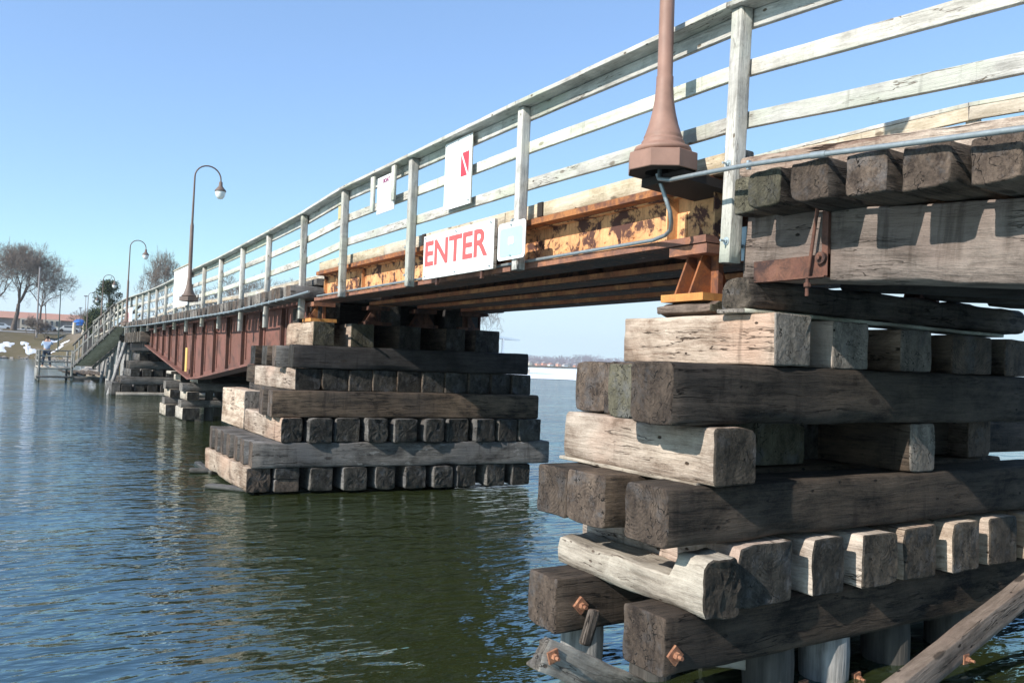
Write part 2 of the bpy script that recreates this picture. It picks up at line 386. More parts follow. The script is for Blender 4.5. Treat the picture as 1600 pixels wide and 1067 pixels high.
ty(T, 3.89, 4.20, 2.96, 4.2, 1.745, 2.01, [W_pale, E_grey], pa, r=.012)
ty(T, 4.52, 4.83, 2.97, 4.2, 1.745, 2.0, [W_mid, E_grey], pa)
ty(T, 5.05, 5.5, 2.97, 4.2, 1.745, 1.99, [W_dark, E_brown], pa)
ty(T, 5.66, 6.0, 2.97, 4.2, 1.745, 1.99, dk, pa)
timber('wedge', (3.33, 3.20, 2.037), (6.0, 3.26, 2.03), .2, .022, [W_green, E_grey], pa, rough=.003)
cap = tx('cap_beam', 3.36, 6.15, 3.09, 3.29, 2.05, 2.215, [W_dark, E_dark], pa, r=.05, rough=.014, endrough=.03, seg=.05)
tx('cap_beam', 3.5, 6.1, 3.30, 3.43, 2.05, 2.2, [W_black, E_black], pa, r=.02)
ty('bearing_block', 3.42, 3.72, 3.44, 3.90, 2.03, 2.115, [W_mid, E_olive], pa, r=.006)
for x0 in (4.35, 5.0, 5.62, 6.2): ty(T, x0, x0 + .3, 3.62, 4.2, 1.148, 1.432, [W_black, E_black], pa, seg=.3)
tx(T, 4.35, 7.2, 3.80, 4.10, 1.15, 1.43, [W_black, E_black], pa, seg=.3)
for z0 in (.853, 1.145, 1.44): tx(T, 5.9, 7.6, 4.25, 4.5, z0, z0 + .285, [W_black, E_black], pa, seg=.3)
tx(T, 5.65, 7.6, 3.55, 3.78, 1.15, 1.43, [W_dark, E_black], pa, seg=.2)
tx(T, 3.45, 7.4, 3.45, 3.58, -.04, .235, [W_black, E_black], pa, seg=.3)
ty(T, 6.15, 6.45, 2.9, 4.2, .535, .83, [W_pale, E_dark], pa, seg=.15)
# piles under it and the driftwood planks
def pile(x, y, r_, z0, z1, parent, m=W_grey, lean=(0, 0)):
    mb = MB(); pts = []; rs = []; sd = random.random() * 9
    for i in range(9):
        z = z0 + (z1 - z0) * i / 8; pts.append((x + lean[0] * z, y + lean[1] * z, z)); rs.append(r_ * (1 + .07 * noise.noise(V((sd, z * 4, 0)))))
    mb.tube(pts, rs, 14)
    me = mb.build('pile', [m], parent, origin=(x, y, 0)); return me
W_pile = None
def pilemat(name, c0, c1, wet):
    t = NT(name); tc = t.n('ShaderNodeTexCoord').outputs['Object']
    n = t.noise(t.vm('MULTIPLY', tc, (26, 26, 2.0)), 1, 6, .65); b = t.noise(t.vm('MULTIPLY', tc, (5, 5, 3)), 1, 4)
    c = t.mix(t.mapr(t.math('ADD', n, t.math('MULTIPLY', b, .7)), .6, 1.1), c0, c1)
    return t.fin(c, .8, t.bump(n, .8, .012), spec=.3)
W_pile = pilemat('flaky_grey_pile', (.10, .095, .088), (.42, .40, .38), 0)
W_piled = pilemat('dark_pile', (.03, .028, .025), (.1, .09, .08), 0)
for x, y, m in ((3.62, 3.13, W_piled), (4.05, 3.10, W_pile), (4.65, 3.12, W_piled), (5.3, 3.12, W_piled), (3.15, 3.55, W_piled), (2.9, 3.86, W_pile), (3.7, 3.86, W_piled), (4.6, 3.86, W_piled), (5.5, 3.86, W_piled)):
    pile(x, y, .135 if y < 3.2 else .12, -.5, .247, pa, m)
for x, z in ((3.74, .03), (4.19, -.0)):
    boltplate((x + .0, 2.985, z), pa, s=.035, ang=.1)
# bleached plank bolted across the pile heads
pk = timber('cross_plank', (2.36, 3.50, .255), (3.4, 3.50, -.26), .06, .165, [W_bare, E_grey], pa, rough=.009, r=.005, endrough=.05, seg=.04, label='silver driftwood plank with a splintered end')
boltplate((2.425, 3.468, .235), pk, s=.038, ang=.25)
timber('cross_plank', (3.02, 3.30, .215), (3.60, 3.16, .10), .05, .07, [W_bare, E_grey], pa, rough=.01, seg=.05)
timber('cross_plank', (2.74, 3.62, .20), (2.80, 3.62, .38), .04, .07, [W_dark, E_brown], pa)
brc = timber('brace', (3.50, 2.62, -.09), (5.75, 2.66, .57), .09, .14, [W_mid, E_brown], pa, rough=.005, r=.004, label='long brown diagonal brace in front of the lowest beam')
boltplate((4.60, 2.60, .165), brc, s=.032, ang=.0)
# ------------------------------------------------------------------ PIER B (middle)
pb = thing('timber_pier', 'middle stepped timber pier in open water under the orange girder span', 'pier', (2.6, 10.2, 0))
SK = -.125
def Y2(x, y=10.2): return y + SK * (x - 2.6)
def tbx(x0, x1, y, w, z0, z1, mats, **k):
    zc = (z0 + z1) / 2; yc = y + w / 2
    return timber('beam', (x0, yc + SK * (x0 - 2.6), zc), (x1, yc + SK * (x1 - 2.6), zc), w, z1 - z0, mats, pb, seg=.15, rough=.008, r=.02, **k)
bk = [W_dark, E_black]; gb = [W_grey, E_brown]
e1 = (2.55, 2.82, 2.865, 3.17, 3.29, 3.60, 3.71, 4.0, 4.11, 4.41, 4.50, 4.79, 4.88, 5.16, 5.25, 5.53, 5.67, 5.96, 6.06, 6.34)
def scal(x): return x
for i in range(0, len(e1), 2):
    x0, x1 = e1[i], e1[i + 1]
    if i == 2:
        ty(T, x0, x1, Y2(x0), 11.6, .195, .33, [W_grey, E_black], pb, seg=.15); ty(T, x0, x1, Y2(x0) + .01, 11.6, .035, .188, [W_grey, E_brown], pb, seg=.15); continue
    x0 += random.uniform(-.015, .02); x1 += random.uniform(-.02, .015)
    ty(T, x0, x1, Y2(x0) + random.uniform(-.05, .05), 12.7 if i == 0 else 11.6, .035, random.uniform(.322, .336), [W_pale if i == 0 else W_grey, E_black if i else E_brown], pb, seg=.15, r=.018, rough=.008, endrough=.02)
ty(T, 2.52, 2.62, 12.2, 13.4, -.03, .05, [W_grey, E_black], pb, seg=.15)
timber('cross_plank', (2.25, 11.0, .03), (2.75, 10.5, .02), .16, .05, [W_grey, E_grey], pb, seg=.2)
timber('cross_plank', (2.3, 12.5, .03), (2.6, 12.4, .03), .15, .06, [W_grey, E_grey], pb, seg=.2)
f2 = tbx(2.60, 6.62, 10.2, .31, .335, .645, [W_grey, E_brown])
for k in range(1, 7): tbx(2.58 + .02 * random.random(), 6.5, 10.2 + k * .37, .345, .335, .645, [W_grey, E_brown])
e3 = (2.92, 3.19, 3.25, 3.54, 3.605, 3.88, 3.97, 4.25, 4.33, 4.62, 4.72, 5.0, 5.1, 5.38, 5.45, 5.75, 5.80, 6.09, 6.14, 6.46)
for i in range(0, len(e3), 2):
    ty(T, e3[i] + random.uniform(-.02, .015), e3[i + 1] + random.uniform(-.015, .02), Y2(e3[i], 10.15) + random.uniform(-.05, .04), 12.7 if i == 0 else 11.6, .645, .95, [W_pale if i == 0 else W_grey, E_black], pb, seg=.15, r=.018, rough=.008, endrough=.02)
ty(T, 2.9, 3.2, 12.0, 13.4, .66, 1.2, [W_pale, E_grey], pb, seg=.15)
tbx(2.82, 6.46, 10.25, .33, .955, 1.285, [W_dark, E_brown]); tbx(2.80, 6.4, 10.61, .3, .955, 1.285, [W_dark, E_brown]); tbx(3.0, 6.4, 11.3, .3, .955, 1.28, bk)
x = 3.13
while x < 6.2:
    w = random.choice((.31, .325, .34)); ty(T, x, x + w, Y2(x, 10.45), 12.4, 1.285, 1.565, [W_pale if x < 3.2 else W_dark, E_black], pb, seg=.15, r=.012, endrough=.01); x += w + .006
tbx(3.10, 6.38, 10.42, .33, 1.57, 1.865, [W_black, E_black]); tbx(3.0, 6.2, 10.85, .3, 1.57, 1.85, [W_grey, E_brown]); tbx(3.2, 6.2, 11.5, .3, 1.57, 1.85, bk)
for x0, x1 in ((3.43, 3.72), (3.93, 4.26), (4.60, 4.92), (5.28, 5.58), (5.72, 6.12)):
    ty(T, x0, x1, Y2(x0, 10.72) + .05, 11.9, 1.87, 2.185, [W_pale if x0 < 4 else W_dark, E_olive if x0 < 4.5 else E_black], pb, seg=.15)
for yy in (12.1, 12.8, 13.5): tx(T, 3.4, 6.2, yy, yy + .3, 1.57, 1.87, bk, pb, seg=.3)
for xx in (3.4, 4.3, 5.2, 5.9): ty(T, xx, xx + .3, 12.2, 14.0, 1.28, 1.56, bk, pb, seg=.4); ty(T, xx, xx + .3, 11.8, 13.8, .0, 1.28, bk, pb, seg=.6)
tx('cap_beam', 3.9, 6.2, 11.2, 11.5, 2.19, 2.48, [W_black, E_black], pb, seg=.3); tx('cap_beam', 3.6, 6.2, 11.9, 12.2, 1.9, 2.42, [W_black, E_black], pb, seg=.3)
# ------------------------------------------------------------------ far cribs
def crib(label, x0, x1, y0, rows, nb, zb, mats_y, mats_x, mats_e=None, hgt=.31, depth=2.2, step=.16):
    t = thing('timber_pier', label, 'pier', (x0, y0, 0))
    z = zb; a = x0; b = y0
    for i, kind in enumerate(rows):
        if kind == 'y':
            n = nb; wx = (x1 - a) / n
            for k in range(n): ty('beam', a + k * wx, a + k * wx + wx * .74, b + random.uniform(-.03, .03), b + depth, z, z + hgt - .01, mats_y, t, seg=.5, r=.02)
        elif kind == 'o':
            for k in range(2): ty('beam', a + k * 1.1, a + k * 1.1 + .35, b, b + depth, z, z + hgt - .01, mats_y, t, seg=.5, r=.02)
            ty('beam', x1 - .4, x1, b, b + depth, z, z + hgt - .01, mats_y, t, seg=.5, r=.02)
        else:
            for k in range(3): tx('beam', a - .05, x1, b + k * depth * .4, b + k * depth * .4 + .32, z, z + hgt - .01, mats_x, t, seg=.5, r=.02)
        z += hgt; 
        if i % 2: a += step; b += .1
    return t
# pivot pier: two open cribs side by side
pc = thing('timber_pier', 'low open crib of white footed timbers below the red swing girder', 'pier', (3.8, 22, 0))
for (ox, oy, top) in ((3.80, 22.0, 3), (3.62, 23.4, 4)):
    ty('beam', ox, ox + .42, oy, oy + 1.0, .04, .34, [W_bare, E_black], pc, seg=.4)
    tx('beam', ox - .02, 8.0, oy + .1, oy + .55, .345, .52, [W_grey, E_grey], pc, seg=.5)
    ty('beam', ox + .1, ox + .4, oy + .05, oy + 1.0, .525, .74, [W_bare, E_black], pc, seg=.4)
    tx('beam', ox + .0, 8.0, oy + .15, oy + .55, .745, .95, [W_grey, E_grey], pc, seg=.5)
    ty('beam', ox + .35, ox + .68, oy + .1, oy + 1.1, .955, 1.14, [W_bare, E_black], pc, seg=.4)
    for xx in (4.5, 5.2, 6.0, 6.8, 7.5):
        pile(xx + ox - 3.8, oy + .35, .11, -.4, .345, pc, W_piled); pile(xx + ox - 3.8, oy + .35, .1, .52, .745, pc, W_piled)
ty('beam', 3.72, 4.05, 23.45, 24.2, 1.14, 1.22, [W_bare, E_dark], pc, seg=.4)
for k in range(6): tx('beam', 4.3, 8.0, 22.8 + k * .5, 23.2 + k * .5, .96, 1.12, [W_black, E_black], pc, seg=.6)
mbp = MB(); mbp.lathe((5.9, 24.2, 1.1), [(1.1, 0), (1.1, .5), (.8, .5), (.8, .9)], 28); mbp.build('pivot_drum', [M_barnd], pc)
pd = crib('far timber pier holding the shoreward end of the red swing girder', 3.80, 8.0, 35.0, 'yxyxyx', 9, .12, [W_grey, E_black], [W_grey, E_dark], depth=2.0, step=.3)
tx('beam', 3.6, 8.0, 34.8, 35.1, -.05, .13, [W_bare, E_grey], pd, seg=.6)
ty('beam', 3.45, 3.75, 35.0, 37.4, .0, .5, [W_grey, E_grey], pd, seg=.5)
for k in range(8): tx('cap_beam', 3.9, 7.6, 31.2 + k * .6, 31.6 + k * .6, 2.05, 2.42, [W_dark, E_dark], pd, seg=.6)
for xx in (4.2, 5.4, 6.6): ty('cap_beam', xx, xx + .35, 31.0, 36.5, 1.75, 2.04, [W_black, E_black], pd, seg=.8)

# ------------------------------------------------------------------ profiles
def lerp(tab, y):
    if y <= tab[0][0]: return tab[0][1]
    for (a, za), (b, zb) in zip(tab, tab[1:]):
        if y <= b: return za + (zb - za) * (y - a) / (b - a)
    return tab[-1][1]
ZR = [(-1.0, 3.40), (3.25, 3.725), (5.47, 3.745), (9.47, 3.735), (11.04, 3.655), (13.1, 3.64), (17, 3.63), (21.5, 3.67), (26.5, 3.68), (30.7, 3.75), (34.3, 3.84), (38.4, 3.93), (42, 3.95), (48.7, 3.86), (60, 3.70), (72, 3.6)]
ZD = [(-1.0, 2.43), (3.1, 2.75), (3.4, 2.85), (10.7, 2.85), (10.75, 2.68), (15, 2.64), (27.7, 2.74), (36, 2.86), (42, 2.92), (50, 2.82), (60, 2.68), (72, 2.55)]
PY = [1.1, 3.25, 5.47, 7.52, 9.47, 11.05, 13.1, 15.0, 17.05, 19.07, 21.3, 23.4, 25.5, 27.6, 29.7, 31.8, 33.9, 36.0, 38.2, 40.4, 42.6, 44.8, 47, 49.2, 51.4, 53.6, 56, 58.5, 61, 63.5]
def ox(y): return .03 * max(0.0, y - 10.9)      # the swing span and everything beyond veer slightly right
def railing(label, xp, sgn, ys, rail_mats, zofs=0.0):
    """sgn=-1: rails sit on the far (+x) side of posts, seen from the left"""
    t = thing('wooden_railing', label, 'railing', (xp, ys[0], 2.5))
    xr = xp + sgn * .06
    for i, y in enumerate(ys):
        zt = lerp(ZR, y) - .02 + zofs
        if y < 3.3: zb = 2.30 + (y - 3.25) * .08
        elif y < 10: zb = 2.44
        else: zb = lerp([(10, 2.18), (15, 2.18), (20, 2.27), (28, 2.36), (36, 2.42), (60, 2.2)], y) + .05 * math.sin(y * 7)
        if sgn < 0: zb = max(zb, lerp(ZD, y))
        q = .077 if y > 3.3 else .082; X = xp + ox(y)
        timber('post', (X, y, zb), (X + .012 * math.sin(y * 5), y - (.05 if i == 1 and sgn > 0 else 0), zt), q, q, [W_rail, E_grey], t, seg=.08 if y < 12 else .6, rough=.002, r=.004)
    for a, b in zip(ys, ys[1:]):
        near = b < 14; xa, xb = ox(a), ox(b)
        za, zb = lerp(ZR, a) + zofs, lerp(ZR, b) + zofs
        sg = .15 if near else 1.0
        mm = random.choice(rail_mats)
        timber('cap_rail', (xp + xa, a, za), (xp + xb, b, zb), .155, .032, [W_rail, E_grey], t, seg=sg, rough=.0025, r=.004)
        timber('rail', (xr + xa, a, za - .068), (xr + xb, b, zb - .068), .034, .098, [(W_rail if sgn > 0 else W_plank) if near else mm, E_grey], t, seg=sg, rough=.002, r=.004)
        for dz in (.335, .625):
            timber('rail', (xr + xa, a, za - dz), (xr + xb, b, zb - dz), .034, .088, [random.choice(rail_mats), E_grey], t, seg=sg, rough=.002, r=.004)
    return t
rl = railing('weathered grey railing along the near side of the bridge with four rails of boards', 3.37, 1, PY, [W_rail, W_rail, W_green, W_rail])
rl2 = railing('grey railing on the far side of the deck seen above the ties', 6.0, -1, [-.6, 1.4, 3.4, 5.5, 7.6, 9.5, 11.2, 13, 15, 17, 19, 21, 23, 25, 27, 29, 31, 33, 35, 37, 39, 41, 43, 46, 49, 52, 55, 58, 61], [W_plank, W_plank, W_rail])
def roundbolt(c, parent, ax=(-1, 0, 0), s=.02, ln=.03):
    m = MB(); c = V(c); a = V(ax)
    m.tube([c - a * .01, c + a * .008], s, 12); m.tube([c + a * .006, c + a * .018], s * .62, 6, smooth=False); m.tube([c + a * .016, c + a * ln], s * .3, 8)
    return m.build('bolt', [M_galv2], parent, origin=c)
p0 = [c for c in rl.children if c.name.startswith('post')]
for z in (2.42, 2.845): roundbolt((3.329, 3.235, z), rl, s=.022, ln=.05)
for z in (3.1,): roundbolt((3.345, 3.2, z), rl, ax=(0, -1, 0), s=.007, ln=.01)
for y in (5.47, 7.52, 9.47):
    for z in (2.56, 2.84): roundbolt((3.345, y + .06, z), rl, ax=(0, 1, 0), s=.014, ln=.04)
# ------------------------------------------------------------------ APPROACH RAMP (right, near)
ar = thing('approach_deck', 'timber approach deck at right with dark cross ties on a long brown stringer', 'bridge deck', (3.5, 3.1, 2.1))
def rz(y, z0, s=.085): return z0 + (y - 3.2) * s
for i, xs in enumerate((3.45, 4.25, 5.05, 5.75)):
    timber('stringer', (xs + .15, 3.22 - .03 * i, (2.575 + 2.222) / 2), (xs + .15, -.6, (2.575 + 2.222) / 2 - 3.8 * .087), .30, .353, [W_mid if i == 0 else W_black, E_dark], ar, seg=.08 if i == 0 else .3, r=.012, rough=.006, label='long brown grey stringer under the tie ends' if i == 0 else None)
yt = [(3.14, 3.02, 3.30), (2.955, 2.765, 3.17), (2.66, 2.465, 3.17), (2.345, 2.165, 3.16), (2.085, 1.895, 3.17), (1.81, 1.635, 3.17), (1.52, 1.33, 3.17), (1.22, 1.03, 3.17), (.92, .74, 3.17), (.6, .42, 3.17)]
for (ya, yb, xs) in yt:
    y = (ya + yb) / 2; z = lerp([(-1, 2.39), (3.2, 2.655)], y)
    tt = tx('tie', xs + random.uniform(-.02, .02), 6.15, yb - .012, ya + .008, z - .10, z + .088, [W_dark, E_olive if y > 2.6 else E_brown], ar, r=.009, rough=.006, endrough=.010, seg=.07 if y > 1.5 else .2)
for k in range(14):
    x0 = 3.55 + k * .18
    timber('deck_plank', (x0 + .08, 3.15, 2.80), (x0 + .08, -.6, 2.80 - 3.75 * .075), .165, .04, [W_plank, E_grey], ar, seg=.5, r=.004)
timber('curb', (3.43, 3.17, 2.812), (3.43, -.5, 2.812 - 3.67 * .083), .2, .115, [W_curb, E_grey], ar, seg=.06, rough=.016, r=.014, label='splintered curb beam laid along the tie ends')
m = MB()   # rusty angle shoe and tie rods
m.box(3.43, 3.448, 2.655, 3.13, 2.195, 2.305); m.box(3.40, 3.448, 2.655, 3.13, 2.188, 2.196)
m.build('angle_shoe', [M_rustdark], ar)
m = MB(); m.tube([(3.40, 2.70, 2.54), (3.405, 2.755, 2.19)], .009, 10); m.build('hanger_rod', [M_rustdark], ar)
m = MB(); m.box(3.425, 3.445, 2.655, 2.69, 2.19, 2.54); m.build('hanger_strap', [M_rustdark], ar)
m = MB(); m.tube([(3.41, 2.76, 2.19), (3.415, 2.765, 2.10)], .010, 10); m.tube([(3.41, 2.76, 2.165), (3.41, 2.76, 2.145)], .019, 6, smooth=False); m.build('rod_end', [M_rustdark], ar)
m = MB(); m.tube([(3.44, 2.685, 2.285), (3.405, 2.685, 2.285)], .030, 14); m.tube([(3.405, 2.685, 2.285), (3.385, 2.685, 2.285)], .013, 6, smooth=False); m.build('bolt', [M_rustdark], ar)
m = MB(); m.box(3.50, 3.56, 3.262, 3.275, 2.33, 2.52); m.box(3.485, 3.50, 3.24, 3.275, 2.33, 2.52)
m.tube([(3.38, 3.3, 2.42), (3.50, 3.27, 2.41)], .012, 8); m.build('splice_plate', [M_galv2], ar)
# ------------------------------------------------------------------ STEEL GIRDER SPAN
gs = thing('girder_span', 'peeling orange steel girder span between the two nearest piers', 'bridge span', (3.6, 7, 2.46))
def girder(xw, y0, y1, near):
    m = MB()
    m.box(xw - .006, xw + .006, y0, y1, 2.505, 2.805)
    m.box(xw - .16, xw + .16, y0, y1, 2.805, 2.85, 1)      # top flange
    m.box(xw - .17, xw + .17, y0, y1, 2.462, 2.505, 2)     # bottom flange, cover plates
    m.box(xw - .15, xw + .15, y0 + .3, y1 - .3, 2.452, 2.461, 3)
    if near:
        m.box(xw - .055, xw - .007, y0, y1, 2.506, 2.516, 0); m.box(xw - .055, xw - .007, y0, y1, 2.794, 2.804, 0)
        for y in (y0 + .01, y0 + .42, y1 - .5, y1 - .02, 9.35): m.box(xw - .10 if y < 9 else xw - .05, xw - .007, y - .006, y + .006, 2.507, 2.803, 0)
        m.box(xw - .014, xw - .006, 3.85, 7.2, 2.53, 2.70, 0)   # lap plate
        y = y0 + .2
        while y < y1 - .1:                                       # rivet heads
            for z, st in ((2.60, 1), (2.69, 2), (2.54, 2)):
                if y < 7.2 and st == 2: continue
                if 1: m.lathe((0, 0, 0), [], 3) if 0 else None
                c = V((xw - .014 if y < 7.2 else xw - .006, y, z))
                vs = [c + V((0, .0105 * math.cos(k * 1.047), .0105 * math.sin(k * 1.047))) for k in range(6)] + [c + V((-.009, .006 * math.cos(k * 1.047), .006 * math.sin(k * 1.047))) for k in range(6)]
                m.add(vs, [(k, (k + 1) % 6, 6 + (k + 1) % 6, 6 + k) for k in range(6)] + [(6, 7, 8, 9, 10, 11)], 0)
            y += .16 if y < 7.2 else .13
    return m.build('girder', [M_orange if near else M_rustdark, M_rust, M_rustbrown if near else M_rust2, M_under], gs)  # inner webs in dark rust, with the underside shade put into their colour
girder(3.62, 3.52, 10.75, True)
for xg in (4.42, 5.15, 5.85): girder(xg, 3.5, 10.8, False)
m = MB()
for y in (4.2, 5.8, 7.4, 9.0, 10.3):
    for a, b in ((3.63, 4.41), (4.43, 5.14), (5.16, 5.84)): m.bar((a, y, 2.66), (b, y, 2.66), .08, .2)
m.build('cross_frame', [M_rustdark], gs)
for xw in (3.62, 4.42, 5.15, 5.85):     # shoes at both ends
    for yc, zb in ((3.68, 2.118), (10.95, 2.19)):
        m = MB(); w = .24 if xw < 4 else .2
        m.box(xw - .2, xw + .16, yc - .18, yc + .18, zb, zb + .045, 0)
        zt = 2.40
        m.box(xw - .02, xw + .02, yc - .12, yc + .12, zb + .045, zt, 1)
        for s in (-1, 1):
            yy = yc + s * .06
            vs = [(xw - .19, yy, zb + .045), (xw + .15, yy, zb + .045), (xw + .05, yy, zt), (xw - .09, yy, zt)]
            vs = vs + [(a, b + .014, c) for a, b, c in vs]
            m.add(vs, [(0, 1, 2, 3), (7, 6, 5, 4), (0, 3, 7, 4), (1, 5, 6, 2), (3, 2, 6, 7), (0, 4, 5, 1)], 1)
        m.box(xw - .16, xw + .14, yc - .16, yc + .16, zt, zt + .055, 2)
        m.build('bearing_shoe', [M_plate, M_rust, M_rustbrown] if xw < 4 else [M_rustdark, M_rustdark, M_rustdark], gs)  # inner shoes coloured dark to stand in for shade under the span
gd = thing('bridge_deck', 'pale plank deck edge lying on top of the orange girders', 'bridge deck', (3.5, 7, 2.85))
m_y = 3.3
while m_y < 10.6:
    L_ = min(2.6, 10.72 - m_y)
    timber('edge_board', (3.54, m_y, 2.915), (3.54, m_y + L_ - .01, 2.915), .11, .115, [W_plank, E_grey], gd, seg=.2, r=.006, rough=.003); m_y += L_
for k in range(12): timber('deck_plank', (3.7 + k * .2, 3.3, 2.90), (3.7 + k * .2, 10.7, 2.90), .19, .07, [W_plank, E_grey], gd, seg=.8, r=.004)
for y in (7.45, 5.35): 
    m = MB(); m.box(3.47, 3.484, y - .04, y + .03, 2.86, 2.97); m.build('bracket', [M_hole], gd)
# ------------------------------------------------------------------ SWING SPAN
sw = thing('swing_girder_span', 'deep red brown riveted plate girder span tapering up to both ends', 'bridge span', (3.62, 11.3, 2))
sw.rotation_euler = (0, 0, 0)
def zbot(y):
    return 1.09 + (21.2 - y) * .0735 if y < 21.2 else 1.09 + (y - 21.2) * .086
NP = 14
SY = [11.35 + i * 1.443 for i in range(NP + 1)]
def plate(xw, near):
    m = MB(); ys = SY; WT = 2.455
    vs = []
    for y in ys:
        X = xw + ox(y); vs += [(X, y, zbot(y)), (X, y, WT), (X + .02, y, zbot(y)), (X + .02, y, WT)]
    fs = []
    for i in range(NP):
        a = 4 * i; fs += [(a, a + 1, a + 5, a + 4), (a + 2, a + 6, a + 7, a + 3)]
    fs += [(0, 2, 3, 1), (4 * NP, 4 * NP + 1, 4 * NP + 3, 4 * NP + 2)]
    m.add(vs, fs); m.build('web_plate', [M_barn], sw)
    fl = MB()
    for i in range(NP):
        a, b = ys[i], ys[i + 1]; xa, xb = xw + ox(a), xw + ox(b)
        fl.bar((xa + .01, a, zbot(a) - .02), (xb + .01, b, zbot(b) - .02), .34, .045)
        fl.bar((xa - .012, a, zbot(a) + .06), (xb - .012, b, zbot(b) + .06), .02, .11)
        fl.bar((xa + .01, a, WT + .02), (xb + .01, b, WT + .02), .3, .04)
    fl.build('flange', [M_barn], sw)
    if near:
        for i in range(0, NP + 1):
            y = ys[i] + (.02 if i == 0 else 0); s = MB(); x = xw + ox(y)
            s.box(x - .085, x - .002, y - .018, y + .018, zbot(y) + .01, WT - .002)
            s.box(x - .022, x - .002, y - .10, y + .10, zbot(y) + .1, WT - .003, 1)
            z = zbot(y) + .15
            while z < 2.4 and y < 25:
                for dy in (-.075, .075):
                    c = V((x - .022, y + dy, z))
                    s.add([c + V((0, -.012, -.012)), c + V((0, .012, -.012)), c + V((0, .012, .012)), c + V((0, -.012, .012)), c + V((-.014, 0, 0))], [(0, 1, 4), (1, 2, 4), (2, 3, 4), (3, 0, 4)], 1)
                z += .085
            s.build('stiffener', [M_barnd, M_barn], sw)
        s = MB(); x = xw + ox(22); s.box(x - .12, x - .105, 21.9, 22.15, 1.25, 1.85); s.build('patch', [plain('yellow_patch', (.62, .40, .12), .6)], sw)
plate(3.62, True); plate(6.3, False)
m = MB()
for y in range(12, 31, 2): m.bar((3.67 + ox(y), y, 2.2), (6.28 + ox(y), y, 2.2), .12, .3)
m.build('cross_frame', [M_barnd], sw)
sd = thing('bridge_deck', 'tie deck of the swing span with close set grey tie ends in a row', 'bridge deck', (3.5, 22, 2.6))
y = 10.9; k = 0
while y < 36.5 and k < 96:
    z = lerp(ZD, y)
    tx('tie', 3.17 + ox(y) + random.uniform(-.04, .03), 6.5 + ox(y), y, y + .2, z - .18, z - .005 + random.uniform(-.015, .01), [W_grey, E_grey if random.random() < .35 else E_brown], sd, seg=.8 if y > 13 else .2, r=.015, rough=.01, endrough=.02)
    y += .272; k += 1
for (a, b) in ((10.9, 16), (16.01, 21), (21.01, 26), (26.01, 31), (31.01, 36.5)):
    timber('curb', (3.62 + ox(a), a, lerp(ZD, a) + .055), (3.62 + ox(b), b, lerp(ZD, b) + .055), .2, .1, [W_grey, E_grey], sd, seg=.5, rough=.01)
    timber('deck_surface', (5.0 + ox(a), a, lerp(ZD, a) + .02), (5.0 + ox(b), b, lerp(ZD, b) + .02), 2.4, .04, [W_plank, E_grey], sd, seg=1)
for xs in (3.7, 4.6, 5.6): timber('stringer', (xs, 10.85, 2.33), (xs, 11.25, 2.33), .3, .3, [W_black, E_black], sd, seg=.4)
for yy in (11.4, 11.9): 
    timber('timber_stack', (4.3, yy, 2.79), (6.0, yy, 2.79), .3, .16, [W_grey, E_brown], sd, seg=.2)
# conduits
m = MB(); pts = [(3.17, 3.62, 2.86), (3.15, 3.60, 2.80), (3.14, 3.50, 2.775), (3.14, 3.30, 2.768), (3.125, 2.9, 2.745), (3.12, 2.5, 2.712), (3.12, 1.9, 2.655), (3.12, .6, 2.54)]
m.tube(pts, .0125, 12); m.tube([(3.12, 2.52, 2.714), (3.12, 2.44, 2.706)], .0165, 12)
cd = m.build('conduit', [M_galv]); tag(cd, 'galvanised conduit pipe running across the near tie ends', 'conduit')
m = MB(); m.box(3.128, 3.15, 2.908, 2.922, 2.725, 2.77); m.build('clamp', [M_galv2], cd, origin=(3.14, 2.91, 2.74))
m = MB(); m.tube([(3.17, 3.64, 2.84), (3.19, 3.62, 2.76), (3.21, 3.60, 2.68), (3.235, 3.595, 2.62), (3.27, 3.62, 2.565), (3.32, 3.68, 2.535), (3.37, 3.78, 2.52), (3.42, 3.95, 2.514), (3.44, 4.3, 2.518), (3.44, 10.6, 2.518)], .0125, 12)
tag(m.build('conduit', [M_rustbrown if 0 else M_galv]), 'thin conduit curling down from the near lamp base onto the girder flange', 'conduit')
m = MB(); pts = [(3.14, 10.0, 2.52)] + [(3.14 + ox(10.9 + i), 10.9 + i * 1.0, lerp(ZD, 10.9 + i) - .19) for i in range(27)]
m.tube(pts, .016, 8)
cd2 = m.build('conduit', [M_galv]); tag(cd2, 'long conduit slung under the tie ends of the swing span', 'conduit')
for i in range(60):
    y = 11.1 + i * .42; z = lerp(ZD, y) - .19; xo = ox(y)
    if i < 40:
        m = MB(); m.box(3.128 + xo, 3.152 + xo, y - .014, y + .014, z - .022, z + .025); m.build('clamp', [M_galv2], cd2, origin=(3.14 + xo, y, z))
